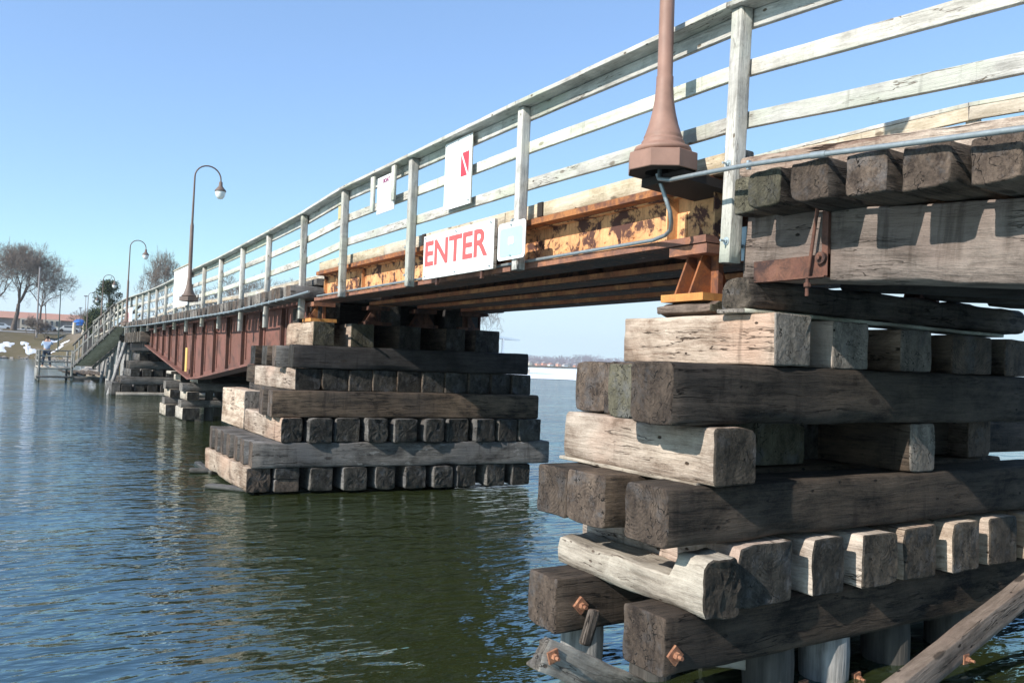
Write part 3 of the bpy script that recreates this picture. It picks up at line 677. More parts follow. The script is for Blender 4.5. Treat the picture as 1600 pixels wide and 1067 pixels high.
# ------------------------------------------------------------------ LAMPS
M_lampd = plain('dark_bronze_lamp_paint', (.15, .105, .085), .6, nv=.15, scale=9)
def lamp(x, y, zb, zt, label, hookdir=1):
    t = thing('street_lamp', label, 'street lamp', (x, y, zb), 'brown gooseneck lamps along the bridge')
    ML = M_lamp if y < 10 else M_lampd
    m = MB(); R8 = .205; ro = math.radians(22.5 + 8)
    m.lathe((x, y, zb), [(R8 * .98, 0), (R8, .004), (R8, .098), (R8 * .97, .102), (.12, .104)], 8, smooth=False, rot=ro)
    m.lathe((x, y, zb), [(R8 * .96, .002), (R8 * .5, .002), (R8 * .5, .09)], 8, 1, False, ro)
    m.build('lamp_base', [ML, M_hole], t)
    m = MB()
    m.bar((x, y, zb - .03), (3.62, y + .02, zb - .05), .34, .05) if x < 3.4 else None
    m.build('bracket', [M_hole], t)
    m = MB()
    pr = [(.12, .10), (.158, .112), (.166, .126), (.160, .142), (.13, .155), (.122, .165), (.124, .176), (.116, .188), (.108, .196), (.112, .206), (.105, .22), (.085, .28), (.068, .35), (.056, .42), (.050, .50), (.049, .56), (.0445, .565), (.043, .9), (.040, 1.75), (.034, 1.76), (.032, 1.8)]
    m.lathe((x, y, zb), pr, 32)
    m.build('pole', [ML], t)
    m = MB(); top = zt - zb; rr = .29
    pts = [(x, y, zb + 1.78), (x + .01, y, zb + top - rr)]
    for i in range(1, 13):
        a = math.pi * i / 12; pts.append((x + .01 + rr - rr * math.cos(a), y, zb + top - rr + rr * math.sin(a)))
    pts.append((x + .01 + 2 * rr, y, zb + top - rr - .05))
    m.tube(pts, [.026, .019] + [.017] * 13, 12); m.build('gooseneck', [ML], t)
    hx = x + .01 + 2 * rr; hz = zb + top - rr - .05
    m = MB(); m.lathe((hx, y, hz), [(.02, .02), (.04, -.0), (.045, -.09), (.09, -.15), (.125, -.19), (.13, -.22), (.1, -.222)], 20)
    m.build('lamp_shade', [ML], t)
    m = MB(); m.lathe((hx, y, hz - .215), [(.115, 0), (.118, -.04), (.10, -.11), (.06, -.17), (.0, -.19)], 20)
    m.build('globe', [M_glassg], t)
    return t
lamp(3.17, 3.60, 2.835, 5.8, 'nearest brown lamp post on its octagonal base beside the first railing post')
lamp(3.48, 20.0, 2.90, 6.07, 'tall brown gooseneck lamp beside the large white sign on the swing span')
lamp(3.95, 35.9, 2.74, 6.15, 'gooseneck lamp beside the red and white notice at the swing span end')
lamp(4.42, 52.0, 2.75, 6.02, 'gooseneck lamp rising in front of the dark juniper tree')
lamp(4.85, 68.0, 2.5, 5.95, 'farthest gooseneck lamp on the bridge beyond the stairs')
# ------------------------------------------------------------------ SIGNS
def textmesh(s, size, bold=0.0, extr=.001):
    c = D.curves.new('t', 'FONT'); c.body = s; c.size = size; c.offset = bold; c.extrude = extr; c.align_x = 'CENTER'
    o = D.objects.new('t', c); COL.objects.link(o)
    dg = bpy.context.evaluated_depsgraph_get(); dg.update()
    me = D.meshes.new_from_object(o.evaluated_get(dg)); D.objects.remove(o); return me
def put_text(s, name, size, mat, parent, x, y, z, bold=0.0, sx=1.0, sz=1.0, fitw=None, fith=None):
    me = textmesh(s, size, bold)
    xs = [v.co.x for v in me.vertices]; ys = [v.co.y for v in me.vertices]
    w = max(xs) - min(xs); h = max(ys) - min(ys); cx = (max(xs) + min(xs)) / 2; y0 = min(ys)
    sx = fitw / w if fitw else 1; sz = fith / h if fith else 1
    for v in me.vertices: v.co = V((v.co.z, -(v.co.x - cx) * sx, (v.co.y - y0) * sz))   # faces -X, reads left to right toward -Y
    o = link(name, me, [mat], parent, loc=(x, y, z)); me.update(); return o
def board(name, x, ya, yb, z0, z1, parent, th=.012, mat=M_white, rc=.0, edge=None, dz=0.0):
    """panel in a plane of constant x; far edge ya, near edge yb"""
    pts = []
    if rc:
        for (cy, cz, a0) in ((yb + rc, z1 - rc, 0), (ya - rc, z1 - rc, 90), (ya - rc, z0 + rc, 180), (yb + rc, z0 + rc, 270)):
            for k in range(5):
                a = math.radians(a0 + 90 * k / 4); pts.append((cy - rc * math.cos(a) if 0 else cy - rc * math.cos(a), cz + rc * math.sin(a)))
        pts = [(y if True else y, z) for y, z in pts]
    else: pts = [(yb, z0), (yb, z1), (ya, z1), (ya, z0)]
    n = len(pts); m = MB()
    vs = [(x, y, z) for y, z in pts] + [(x + th, y, z) for y, z in pts]
    m.add(vs, [tuple(range(n))]); m.add(vs, [tuple(range(2 * n - 1, n - 1, -1))], 1); m.add(vs, [(k, n + k, n + (k + 1) % n, (k + 1) % n) for k in range(n)], 1)
    o = m.build(name, [mat, edge or mat], parent)
    bm = bmesh.new(); bm.from_mesh(o.data); bmesh.ops.remove_doubles(bm, verts=bm.verts, dist=1e-5); bmesh.ops.recalc_face_normals(bm, faces=bm.faces); bm.to_mesh(o.data); bm.free()
    return o
sg = thing('enter_sign', 'white board reading ENTER in faded red hung on the orange girder', 'sign', (3.35, 6.5, 2.47))
board('sign_panel', 3.35, 7.17, 5.83, 2.485, 2.895, sg, .03, edge=W_plank)
put_text('ENTER', 'lettering', .3, M_pink, sg, 3.347, 6.53, 2.605, bold=.006, fitw=1.20, fith=.235)
m = MB()
for y in (6.9, 6.05): m.box(3.36, 3.385, y - .015, y + .015, 2.42, 2.5)
m.build('bracket', [M_rustdark], sg)
for yy in (7.12, 6.5, 5.88):
    for zz in (2.87, 2.51): roundbolt((3.349, yy, zz), sg, s=.008, ln=.01)
sg = thing('small_sign', 'small white rounded sign with faded cyan print beside the ENTER board', 'sign', (3.31, 5.5, 2.5))
board('sign_panel', 3.312, 5.70, 5.29, 2.525, 2.82, sg, .006, rc=.035)
board('print', 3.309, 5.665, 5.325, 2.55, 2.775, sg, .002, mat=M_cyan, rc=.03)
board('print', 3.306, 5.53, 5.45, 2.64, 2.70, sg, .002, mat=M_white, rc=.01)
for z in (2.795, 2.555): roundbolt((3.312, 5.49, z), sg, s=.009, ln=.012)
sg = thing('diver_flag_sign', 'tall white sign with red diver flag and white diagonal stripe on the railing', 'sign', (3.38, 6.5, 3.08))
board('sign_panel', 3.355, 6.79, 6.275, 3.09, 3.705, sg, .012, edge=W_rail)
board('flag_red', 3.352, 6.47, 6.325, 3.35, 3.56, sg, .002, mat=M_red)
m = MB(); m.add([(3.3505, 6.482, 3.575), (3.3505, 6.456, 3.575), (3.3505, 6.312, 3.335), (3.3505, 6.338, 3.335)], [(0, 1, 2, 3)]); m.build('flag_stripe', [M_white], sg)
put_text('CAUTION', 'lettering', .05, M_faint, sg, 3.353, 6.51, 3.60, fitw=.28, fith=.03)
for zz, ww in ((3.24, .03), (3.20, .05)):
    board('print', 3.352, 6.50 + ww / 2, 6.50 - ww / 2, zz, zz + .012, sg, .001, mat=M_faint)
for yy, zz in ((6.76, 3.68), (6.53, 3.69), (6.30, 3.69), (6.30, 3.12)): roundbolt((3.355, yy, zz), sg, s=.007, ln=.008)
sg = thing('boat_sign', 'white notice headed BOAT hanging between two short pale boards on the railing', 'sign', (3.31, 8.2, 3.25))
board('sign_panel', 3.33, 8.36, 7.90, 3.27, 3.66, sg, .01)
timber('side_board', (3.31, 8.44, 3.30), (3.31, 8.44, 3.69), .08, .03, [W_green, E_grey], sg, seg=.2, r=.003, rough=.002)
timber('side_board', (3.31, 7.87, 3.35), (3.31, 7.87, 3.71), .08, .03, [W_green, E_grey], sg, seg=.2, r=.003, rough=.002)
put_text('BOAT', 'lettering', .06, M_purple, sg, 3.326, 8.11, 3.585, bold=.001, fitw=.17, fith=.045)
for i, (zz, mm) in enumerate(((3.53, M_faintred), (3.49, M_faint), (3.45, M_faintred), (3.41, M_faint))):
    m = MB(); y = 8.28
    while y > 7.98:
        w = random.uniform(.012, .03); hgt = random.uniform(.010, .02)
        m.box(3.3265, 3.3285, y - w, y, zz, zz + hgt); y -= w + .014
    m.build('faded_print', [mm], sg)
sg = thing('banner_sign', 'large white sign on the swing span railing beside the tall gooseneck lamp', 'sign', (3.6, 21.6, 2.85))
board('sign_panel', 3.58, 22.75, 20.75, 2.86, 3.80, sg, .015)
m = MB()
for i in range(6):
    m.box(3.572, 3.578, 21.5, 21.9 + .3 * (i % 2), 3.6 - i * .1, 3.635 - i * .1)
m.build('faded_print', [plain('faded_blue_ink', (.55, .68, .8), .6)], sg)
timber('top_board', (3.59, 22.9, 3.83), (3.58, 20.6, 3.83), .05, .035, [W_plank, E_grey], sg, seg=.4)
sg = thing('notice_sign', 'narrow white sign with red blocks at the far end of the swing span', 'sign', (3.3, 29.5, 2.6))
board('sign_panel', 4.02, 36.9, 34.8, 2.72, 3.42, sg, .015)
board('red_block', 4.016, 36.7, 35.4, 3.0, 3.25, sg, .002, mat=M_faintred); board('red_block', 4.016, 36.7, 35.5, 2.80, 2.92, sg, .002, mat=M_faintred)
sg = thing('tan_plate', 'small tan plate screwed behind a railing post above the orange girder', 'sign', (3.4, 9.8, 3.4))
board('sign_panel', 3.40, 9.80, 9.53, 3.42, 3.58, sg, .01, mat=plain('tan_plate_paint', (.45, .38, .2), .7))
# ------------------------------------------------------------------ FAR APPROACH (trestle), STAIRS, DOCK
tr = thing('trestle', 'far timber trestle carrying the deck to shore on leaning round posts', 'trestle', (3.4, 44, 0))
for i, y in enumerate((40.0, 43.5, 47, 50.5, 54, 57.5)):
    z = lerp(ZD, y) - .5; xo = ox(y)
    tx('cap_beam', 3.3 + xo, 6.9 + xo, y, y + .3, z - .3, z, [W_dark, E_grey], tr, seg=.6)
    for xx in (3.5, 4.3, 5.4, 6.5):
        mb = MB(); mb.tube([(xx + xo, y + .15, -.3), (xx + xo, y + .15, z - .3)], [.11, .10], 10); mb.build('post', [W_pile], tr)
for a, b in zip((37.5, 43.5, 49.5), (43.5, 49.5, 62)):
    for xs in (3.5, 6.6): timber('stringer', (xs + ox(a), a, lerp(ZD, a) - .33), (xs + ox(b), b, lerp(ZD, b) - .33), .25, .34, [W_grey, E_grey], tr, seg=1)
    timber('deck_surface', (4.9 + ox(a), a, lerp(ZD, a) - .1), (4.9 + ox(b), b, lerp(ZD, b) - .1), 3.2, .08, [W_plank, E_grey], tr, seg=1)
for x0, y0, x1, z1 in ((3.35, 36.2, 4.1, 2.1), (3.65, 37.2, 4.0, 2.1), (4.2, 39.5, 4.5, 2.1), (4.15, 41.5, 4.4, 2.1), (4.35, 43.4, 4.5, 2.1), (4.2, 45.2, 4.6, 2.1), (4.4, 47.6, 4.6, 2.1), (4.3, 50.0, 4.7, 2.1)):
    mb = MB(); mb.tube([(x0, y0 - .4, -.3), (x1, y0 + .9, z1)], [.075, .065], 8); mb.build('brace_post', [W_pile], tr)
st = thing('stair_ramp', 'straight wooden ramp with handrails dropping from the bridge to the low dock', 'ramp', (3.1, 44, 1))
A = V((3.75, 38.5, 2.75)); B = V((2.95, 49.8, .85))
for dx in (0, -.5 if 0 else 1.0):
    o_ = V((dx, 0, 0))
    timber('stringer', A + o_ - V((0, 0, .08)), B + o_ - V((0, 0, .08)), .08, .15, [W_grey, E_grey], st, seg=1)
    if dx == 0 or 1:
        timber('handrail', A + o_ + V((0, 0, .92)), B + o_ + V((0, 0, 1.08)), .1, .07, [W_grey, E_grey], st, seg=1)
        timber('handrail', A + o_ + V((0, 0, .52)), B + o_ + V((0, 0, .62)), .05, .12, [W_dockw, E_grey], st, seg=1)
        for k in range(8):
            p = A.lerp(B, (k + .5) / 8) + o_; timber('post', p - V((0, 0, .2)), p + V((0, 0, .98)), .08, .08, [W_dockw, E_grey], st, seg=1)
timber('ramp_tread', A + V((.5, 0, 0)), B + V((.5, 0, 0)), .9, .04, [W_plank, E_grey], st, seg=1)
dkk = thing('fishing_dock', 'low square wooden dock with railing beside the foot of the ramp', 'dock', (2.2, 50, 0))
def pxd(x, y): return (x, y)
tx('deck_edge', 1.38, 2.98, 49.9, 50.0, .62, .72, [W_dockw, E_grey], dkk, seg=.5)
timber('deck_surface', (2.18, 50, .70), (2.18, 54.5, .70), 1.6, .05, [W_plank, E_grey], dkk, seg=.6)
tx('sill', 1.3, 3.0, 49.85, 50.0, .17, .28, [W_grey, E_grey], dkk, seg=.5)
for x in (1.42, 2.95): timber('post', (x, 49.95, -.4), (x, 49.95, 1.62), .12, .12, [W_dockw, E_grey], dkk, seg=.6)
for x in (1.42, 2.95): timber('post', (x, 54.4, -.4), (x, 54.4, 1.62), .12, .12, [W_dockw, E_grey], dkk, seg=.6)
for z, hh in ((1.62, .07), (1.32, .08), (1.02, .08)):
    tx('rail', 1.38, 3.0, 49.93, 49.97, z - hh / 2, z + hh / 2, [W_dockw, E_grey], dkk, seg=.5)
    timber('rail', (1.42, 50, z), (1.42, 54.4, z), .04, hh, [W_dockw, E_grey], dkk, seg=1)
timber('side_skirt', (1.36, 49.95, .35), (1.36, 54.4, .35), .06, .6, [W_dockw, E_grey], dkk, seg=1)
fw = thing('floating_walkway', 'low floating walkway of long planks between the dock and the far pier', 'walkway', (3.9, 51, 0))
for k in range(7):
    timber('plank', (3.1 + .0, 50.9 + k * 1.6, .26), (5.2, 50.5 + k * 1.6, .26), 1.2, .08, [W_plank, E_grey], fw, seg=1)
tx('fender', 3.05, 5.3, 49.9, 50.1, .1, .26, [W_grey, E_grey], fw, seg=.5)
for k in range(5):
    timber('shadow_strip', (3.2 + k * .42, 50.3, .34), (2.9 + k * .42, 61, .34), .12, .1, [W_dark, E_dark], fw, seg=2)  # dark strips standing in for the shadow stripes on the walkway
# ------------------------------------------------------------------ PERSON
def person():
    px, py, pz = 1.78, 51.0, .73
    s = 1.62 / 1.75
    J = {'pel': (0, 0, .95), 'sp': (0, 0, 1.15), 'ch': (0, 0, 1.38), 'nk': (0, .02, 1.52), 'hd': (0, .03, 1.62), 'ht': (0, .02, 1.76),
         'lh': (-.10, 0, .90), 'lk': (-.15, -.01, .50), 'la': (-.19, .03, .08), 'lt': (-.20, .17, .03),
         'rh': (.10, 0, .90), 'rk': (.15, .02, .50), 'ra': (.21, .0, .08), 'rt': (.23, .14, .03),
         'ls': (-.19, 0, 1.42), 'le': (-.25, .22, 1.24), 'lw': (-.08, .36, 1.50), 'lf': (-.05, .40, 1.58),
         'rs': (.19, 0, 1.42), 're': (.30, .20, 1.30), 'rw': (.12, .34, 1.58), 'rf': (.08, .38, 1.68)}
    Rr = {'pel': .15, 'sp': .14, 'ch': .16, 'nk': .06, 'hd': .09, 'ht': .06, 'lh': .10, 'lk': .065, 'la': .045, 'lt': .04, 'rh': .10, 'rk': .065, 'ra': .045, 'rt': .04,
          'ls': .065, 'le': .045, 'lw': .03, 'lf': .035, 'rs': .065, 're': .045, 'rw': .03, 'rf': .035}
    E_ = [('pel', 'sp'), ('sp', 'ch'), ('ch', 'nk'), ('nk', 'hd'), ('hd', 'ht'), ('pel', 'lh'), ('lh', 'lk'), ('lk', 'la'), ('la', 'lt'), ('pel', 'rh'), ('rh', 'rk'), ('rk', 'ra'), ('ra', 'rt'),
          ('ch', 'ls'), ('ls', 'le'), ('le', 'lw'), ('lw', 'lf'), ('ch', 'rs'), ('rs', 're'), ('re', 'rw'), ('rw', 'rf')]
    def skin(keys, edges, scale, mat, name, parent=None):
        idx = {k: i for i, k in enumerate(keys)}
        me = D.meshes.new(name); me.from_pydata([V(J[k]) * s for k in keys], [(idx[a], idx[b]) for a, b in edges], [])
        o = D.objects.new(name, me); COL.objects.link(o)
        md = o.modifiers.new('s', 'SKIN'); o.modifiers.new('d', 'SUBSURF').levels = 2
        for i, k in enumerate(keys):
            sv = me.skin_vertices[0].data[i]; sv.radius = (Rr[k] * s * scale, Rr[k] * s * scale * (.75 if k in ('pel', 'sp', 'ch') else 1)); sv.use_root = (i == 0)
        dg = bpy.context.evaluated_depsgraph_get(); dg.update()
        m2 = D.meshes.new_from_object(o.evaluated_get(dg)); D.objects.remove(o)
        for p in m2.polygons: p.use_smooth = True
        m2.materials.clear()
        return link(name, m2, [mat], parent, loc=(px, py, pz))
    body = skin(list(J), E_, 1.0, plain('skin_tone', (.5, .3, .22), .6), 'person')
    tag(body, 'person in pale blue shirt and dark jeans on the dock, arms raised', 'person')
    skin(['ch', 'sp', 'pel', 'ls', 'le', 'rs', 're'], [('pel', 'sp'), ('sp', 'ch'), ('ch', 'ls'), ('ls', 'le'), ('ch', 'rs'), ('rs', 're')], 1.2, plain('pale_blue_cloth', (.42, .52, .68), .9), 'shirt', body)
    skin(['pel', 'lh', 'lk', 'la', 'rh', 'rk', 'ra'], [('pel', 'lh'), ('lh', 'lk'), ('lk', 'la'), ('pel', 'rh'), ('rh', 'rk'), ('rk', 'ra')], 1.2, plain('dark_denim', (.04, .055, .085), .9), 'jeans', body)
    m = MB(); c = V((px, py + .0, pz)) + V((0, .015, 1.68)) * s
    prof = [(.0, .115), (.06, .10), (.095, .05), (.105, 0), (.09, -.05)]
    m.lathe(c, [(a * s, b * s) for a, b in prof], 12); m.build('hair', [plain('dark_hair', (.03, .02, .015), .8)], body)
    return body
person()
# ------------------------------------------------------------------ WATER, SHORE, ICE
def structure(o): o['kind'] = 'structure'; return o
t = NT('lake_water'); tc = t.n('ShaderNodeTexCoord').outputs['Object']
def rotv(deg, sx, sy): return t.n('ShaderNodeMapping', {'Vector': tc, 'Rotation': (0, 0, math.radians(deg)), 'Scale': (sx, sy, 1)}).outputs[0]
w1 = t.noise(rotv(34, 1.9, 4.3), 1.0, 2, .45, .6); w2 = t.noise(rotv(-38, 3.2, 7.2), 1.2, 2, .5, .4); w3 = t.noise(rotv(10, .12, .25), 1, 3)
w4 = t.noise(rotv(50, .3, .7), 1.0, 2); w5 = t.noise(rotv(5, 10, 22), 1.0, 2)
calm = t.mapr(w3, .38, .62, .45, 1.1)
h = t.math('MULTIPLY', t.math('ADD', t.math('ADD', w1, t.math('MULTIPLY', w2, .5)), t.math('ADD', t.math('MULTIPLY', w4, .6), t.math('MULTIPLY', w5, .07))), calm)
t.set(t.p, 'IOR', 3.1); t.set(t.p, 'Specular Tint', (.60, .88, 1.0, 1))
M_water = t.fin((.024, .031, .010), .04, t.bump(h, 1.0, .056), spec=.5)
m = MB(); m.add([(-500, -60, 0), (1400, -60, 0), (1400, 1040, 0), (-500, 1040, 0)], [(0, 1, 2, 3)])
structure(m.build('water', [M_water]))
def groundmat(name, a, b, c3, s=.6):
    t = NT(name); tc = t.n('ShaderNodeTexCoord').outputs['Object']
    n1 = t.noise(tc, s, 6, .65); n2 = t.noise(tc, s * .2, 4)
    c = t.mix(t.mapr(n1, .35, .65), a, b); c = t.mix(t.mapr(n2, .5, .62), c, c3)
    return t.fin(c, .95, t.bump(n1, .5, .1), spec=.1)
M_grass = groundmat('winter_grass', (.13, .105, .065), (.105, .09, .05), (.19, .155, .115))
# bank: cross section swept along the shoreline
shore = [(-120, 118), (-60, 132), (-25, 142), (-6, 148), (4, 150), (7.5, 135), (9.0, 112), (7.2, 90), (5.6, 72), (4.2, 62), (4.0, 57), (9, 55.5), (16, 66), (30, 84), (52, 104), (80, 139), (112, 195), (165, 290), (260, 455)]
m = MB(); prof = [(0, -.6), (.8, .15), (3, .7), (8, 2.6), (16, 4.2), (26, 4.9), (45, 5.2), (120, 5.4), (500, 6)]
rows = []
for i, (x, y) in enumerate(shore):
    a = V(shore[max(i - 1, 0)]); b = V(shore[min(i + 1, len(shore) - 1)]); d = (b - a).normalized(); nrm = V((-d.y, d.x))
    # fan the inland direction toward +Y
    mixv = (nrm * 1.0 + V((.1, 1.0)) * .9).normalized()
    lowy = 1.0
    if 54 < y < 100 and x < 20: lowy = .42
    elif x > 12: lowy = .5
    row = []
    for j, (dd, z) in enumerate(prof):
        dirv = nrm.lerp(V((.22, 1)).normalized(), min(1, j / 4)); 
        row.append((x + dirv.x * dd, y + dirv.y * dd, (z * lowy if j < 6 else z * (lowy + (1 - lowy) * (j - 5) / 3)) + (noise.noise(V((x * .3 + dd, y * .3, 0))) * .25 if j > 0 else 0)))
    rows.append(row)
n = len(prof); vs = [p for r_ in rows for p in r_]; fs = []
for i in range(len(rows) - 1):
    for j in range(n - 1): a = i * n + j; fs.append((a, a + n, a + n + 1, a + 1))
m.add(vs, fs, 0, True)
structure(m.build('ground', [M_grass]))
def groundz(x, y): 
    best = None
    o_ = V((x, y, 80)); d = V((0, 0, -1))
    return GB.ray_cast(o_, d)[0].z if GB.ray_cast(o_, d)[0] else 0
from mathutils.bvhtree import BVHTree
GB = BVHTree.FromPolygons([V(v) for v in vs], fs)
# ice sheet
t = NT('snowy_ice'); tc = t.n('ShaderNodeTexCoord').outputs['Object']; nn = t.noise(tc, .05, 5)
M_ice = t.fin(t.mix(t.mapr(nn, .35, .6), (.78, .83, .90), (.90, .92, .95)), .6)
m = MB(); P_ = [(52, 102), (57, 97), (59.5, 92), (64, 91), (63, 84), (68, 77), (90, 70), (140, 60), (400, 20), (900, 0), (1390, 300), (1390, 1000), (600, 900), (250, 500)]
m.add([(x, y, .03) for x, y in P_], [tuple(range(len(P_)))])
structure(m.build('lake_ice', [M_ice]))
# snow patches on the bank (separate sheets hugging the ground)
def sheet(name, cx, cy, rx, ry, mat, lift=.06, seed=0):
    m = MB(); N = 22; vs = []; fs = []
    for rr in range(5):
        for k in range(N):
            a = 2 * math.pi * k / N; R_ = rr / 4 * (1 + .9 * noise.noise(V((math.cos(a) * 1.3 + seed, math.sin(a) * 1.3, seed)))) 
            x = cx + rx * R_ * math.cos(a); y = cy + ry * R_ * math.sin(a)
            vs.append((x, y, groundz(x, y) + lift * (1 - rr / 4) + .03))
    for rr in range(4):
        for k in range(N): a = rr * N + k; b = rr * N + (k + 1) % N; fs.append((a, b, b + N, a + N))
    m.add(vs, fs, 0, True); return m.build(name, [mat])
for i, (cx, cy, rx, ry) in enumerate(((-.9, 153.6, 1.1, 1.5), (.1, 155.2, .8, 1.6), (2.6, 154.5, .7, 2.0), (3.4, 153.6, .7, 1.2), (2.2, 156.6, .5, .9), (6.8, 152, 1.2, .8), (7.9, 154, .6, .7), (6.3, 159, 1.1, 1.2), (-4, 170, 3, 2.0), (2.6, 176, 3, 2.6), (9.2, 128, 1.2, 6), (8.6, 119, .5, 3))):
    o = sheet('snow_patch', cx, cy, rx, ry, M_snow, .12, i * 3.1)
    structure(o)
M_asph = plain('path_asphalt', (.3, .29, .28), .9)
m = MB(); vs = []
for i in range(30):
    x = -40 + i * 3
    for yy in (166, 168.5): vs.append((x, yy, groundz(x, yy) + .05))
m.add(vs, [(2 * i, 2 * i + 2, 2 * i + 3, 2 * i + 1) for i in range(29)]); structure(m.build('path', [M_asph]))
# shore rocks: stuff
m = MB(); rnd = random.Random(3)
for i in range(260):
    tt = rnd.random() * 6; k = int(tt); f = tt - k
    a, b = shore[3 + k], shore[4 + k]; x = a[0] + (b[0] - a[0]) * f + rnd.uniform(-.3, .8); y = a[1] + (b[1] - a[1]) * f + rnd.uniform(-.2, 1.2)
    r_ = rnd.uniform(.12, .4); vs = []
    for (dx, dy, dz) in ((1, 0, 0), (0, 1, 0), (-1, 0, 0), (0, -1, 0), (0, 0, 1), (0, 0, -1), (.7, .7, .6), (-.7, .6, .6), (.6, -.7, .6), (-.6, -.7, .5)):
        q = r_ * rnd.uniform(.7, 1.2); vs.append((x + dx * q * 1.3, y + dy * q, max(-.1, groundz(x, y)) + dz * q * .8))
    bm = bmesh.new(); [bm.verts.new(v) for v in vs]; hull = bmesh.ops.convex_hull(bm, input=bm.verts)
    bm.verts.ensure_lookup_table(); bm.verts.index_update(); m.add([v.co for v in bm.verts], [[v.index for v in f_.verts] for f_ in bm.faces]); bm.free()
tag(m.build('shore_rocks', [M_rock]), 'broken rocks and rubble along the far left waterline', 'rocks', kind='stuff')
# ------------------------------------------------------------------ TREES
def tree(x, y, H_, R_, label, seed, trunk_r=.35, mats=(M_bark, M_twig), fork=.25, group='bare winter trees on the far shore', depth=6, zb=None, lean=(0, 0), twigr=.022):
    rnd = random.Random(seed); z0 = groundz(x, y) - .2 if zb is None else zb
    t = thing('bare_tree', label, 'tree', (x, y, z0), group)
    T_ = MB(); C_ = MB()
    def grow(p, d, L, r_, lev):
        n_ = 3; pts = [p]; rs = [r_]; q = p.copy(); dd = d.copy()
        for i in range(n_):
            dd = (dd + V((rnd.uniform(-1, 1), rnd.uniform(-1, 1), rnd.uniform(-.6, .9))) * (.16 + .05 * lev)).normalized()
            q = q + dd * L / n_; pts.append(q.copy()); rs.append(r_ * (1 - .32 * (i + 1) / n_))
        (T_ if lev <= 2 else C_).tube(pts, rs, 7 if lev < 2 else (4 if lev < 4 else 3), cap=False)
        if lev >= depth: return
        kids = (4 if lev in (1, 2) else 3) if lev < depth - 1 else 4
        if lev == 0: kids = 4
        for k in range(kids):
            ang = rnd.uniform(0, 6.28) + k * 6.28 / kids; sp = rnd.uniform(.45, .95) if lev > 0 else rnd.uniform(.55, 1.0)
            o_ = dd.orthogonal().normalized(); o2 = dd.cross(o_)
            nd = (dd * math.cos(sp) + (o_ * math.cos(ang) + o2 * math.sin(ang)) * math.sin(sp)); nd.z += .12; nd.normalize()
            src = pts[-1] if k < kids - 1 or lev == 0 else pts[-2]
            grow(src.copy(), nd, L * rnd.uniform(.66, .86) if lev > 0 else L0 * rnd.uniform(.9, 1.15), max(rs[-1] * rnd.uniform(.55, .75), twigr), lev + 1)
    L0 = H_ * .26
    grow(V((x, y, z0)), V((lean[0], lean[1], 1)).normalized(), H_ * fork, trunk_r, 0)
    # scale crown into its real height
    zm = max(v[2] for v in C_.v); k = H_ / (zm - z0)
    xm = max(abs(v[0] - x) for v in C_.v); kx = R_ / xm
    for mb in (T_, C_):
        mb.v = [(x + (a - x) * (kx if c > z0 + .5 else 1), y + (b - y) * (kx if c > z0 + .5 else 1), z0 + (c - z0) * k) for a, b, c in mb.v]
    T_.build('trunk', [mats[0]], t); C_.build('crown', [mats[1]], t)
    return t
tree(-2.6, 168, 15.5, 9.5, 'spreading bare oak whose trunk forks at the left edge of the photo', 11, .55, lean=(-.05, 0), fork=.3, depth=6)
tree(.6, 172, 17, 9.0, 'tall bare oak with thick dark trunk in front of the orange roofed building', 5, .62, fork=.34, depth=7, lean=(.12, 0))
tree(4.6, 178, 15.5, 7.5, 'slimmer bare oak with arching right branches behind the pale pole', 23, .35, fork=.36, depth=6, lean=(.06, 0))
tree(6.2, 186, 14, 5, 'thin bare tree between the oak trunks', 31, .25, fork=.4, depth=5)
tree(18.8, 126, 14.5, 4.6, 'bare tree with fanned branches between the two tall lamps', 44, .26, fork=.3, depth=6, zb=2.5, twigr=.028)
tree(29, 128, 12.6, 7, 'bare tree seen through the railing right of the large white sign', 52, .3, fork=.28, depth=6, zb=2.5, twigr=.028)
tree(37, 130, 11.8, 6, 'bare tree seen through the railing near the middle pier', 63, .3, fork=.28, depth=6, zb=2.5, twigr=.028)
tree(24.5, 134, 9.5, 5, 'low bare tree just above the railing beside the white sign', 71, .22, fork=.28, depth=6, zb=2.5, twigr=.026)
tree(46, 140, 11, 6, 'bare tree mostly hidden behind the girder', 77, .3, fork=.28, depth=5, zb=2.5)
tree(90, 160, 15, 8, 'pale bare tree standing behind the white pavilion', 81, .3, (M_bark2, M_bark2), fork=.3, depth=6, zb=1.0)
tree(3.7, 160, 4.5, 2.0, 'leafless bush growing on the bank in front of the oaks', 93, .06, fork=.12, depth=6, group='bare bushes on the bank', twigr=.02)
tree(5.2, 161, 3.4, 1.5, 'smaller leafless bush right of the bank bush', 97, .05, fork=.12, depth=5, group='bare bushes on the bank', twigr=.02)
tree(12.5, 190, 5.5, 3.0, 'low bare tree in front of the long grey building', 99, .1, fork=.2, depth=5, twigr=.02)
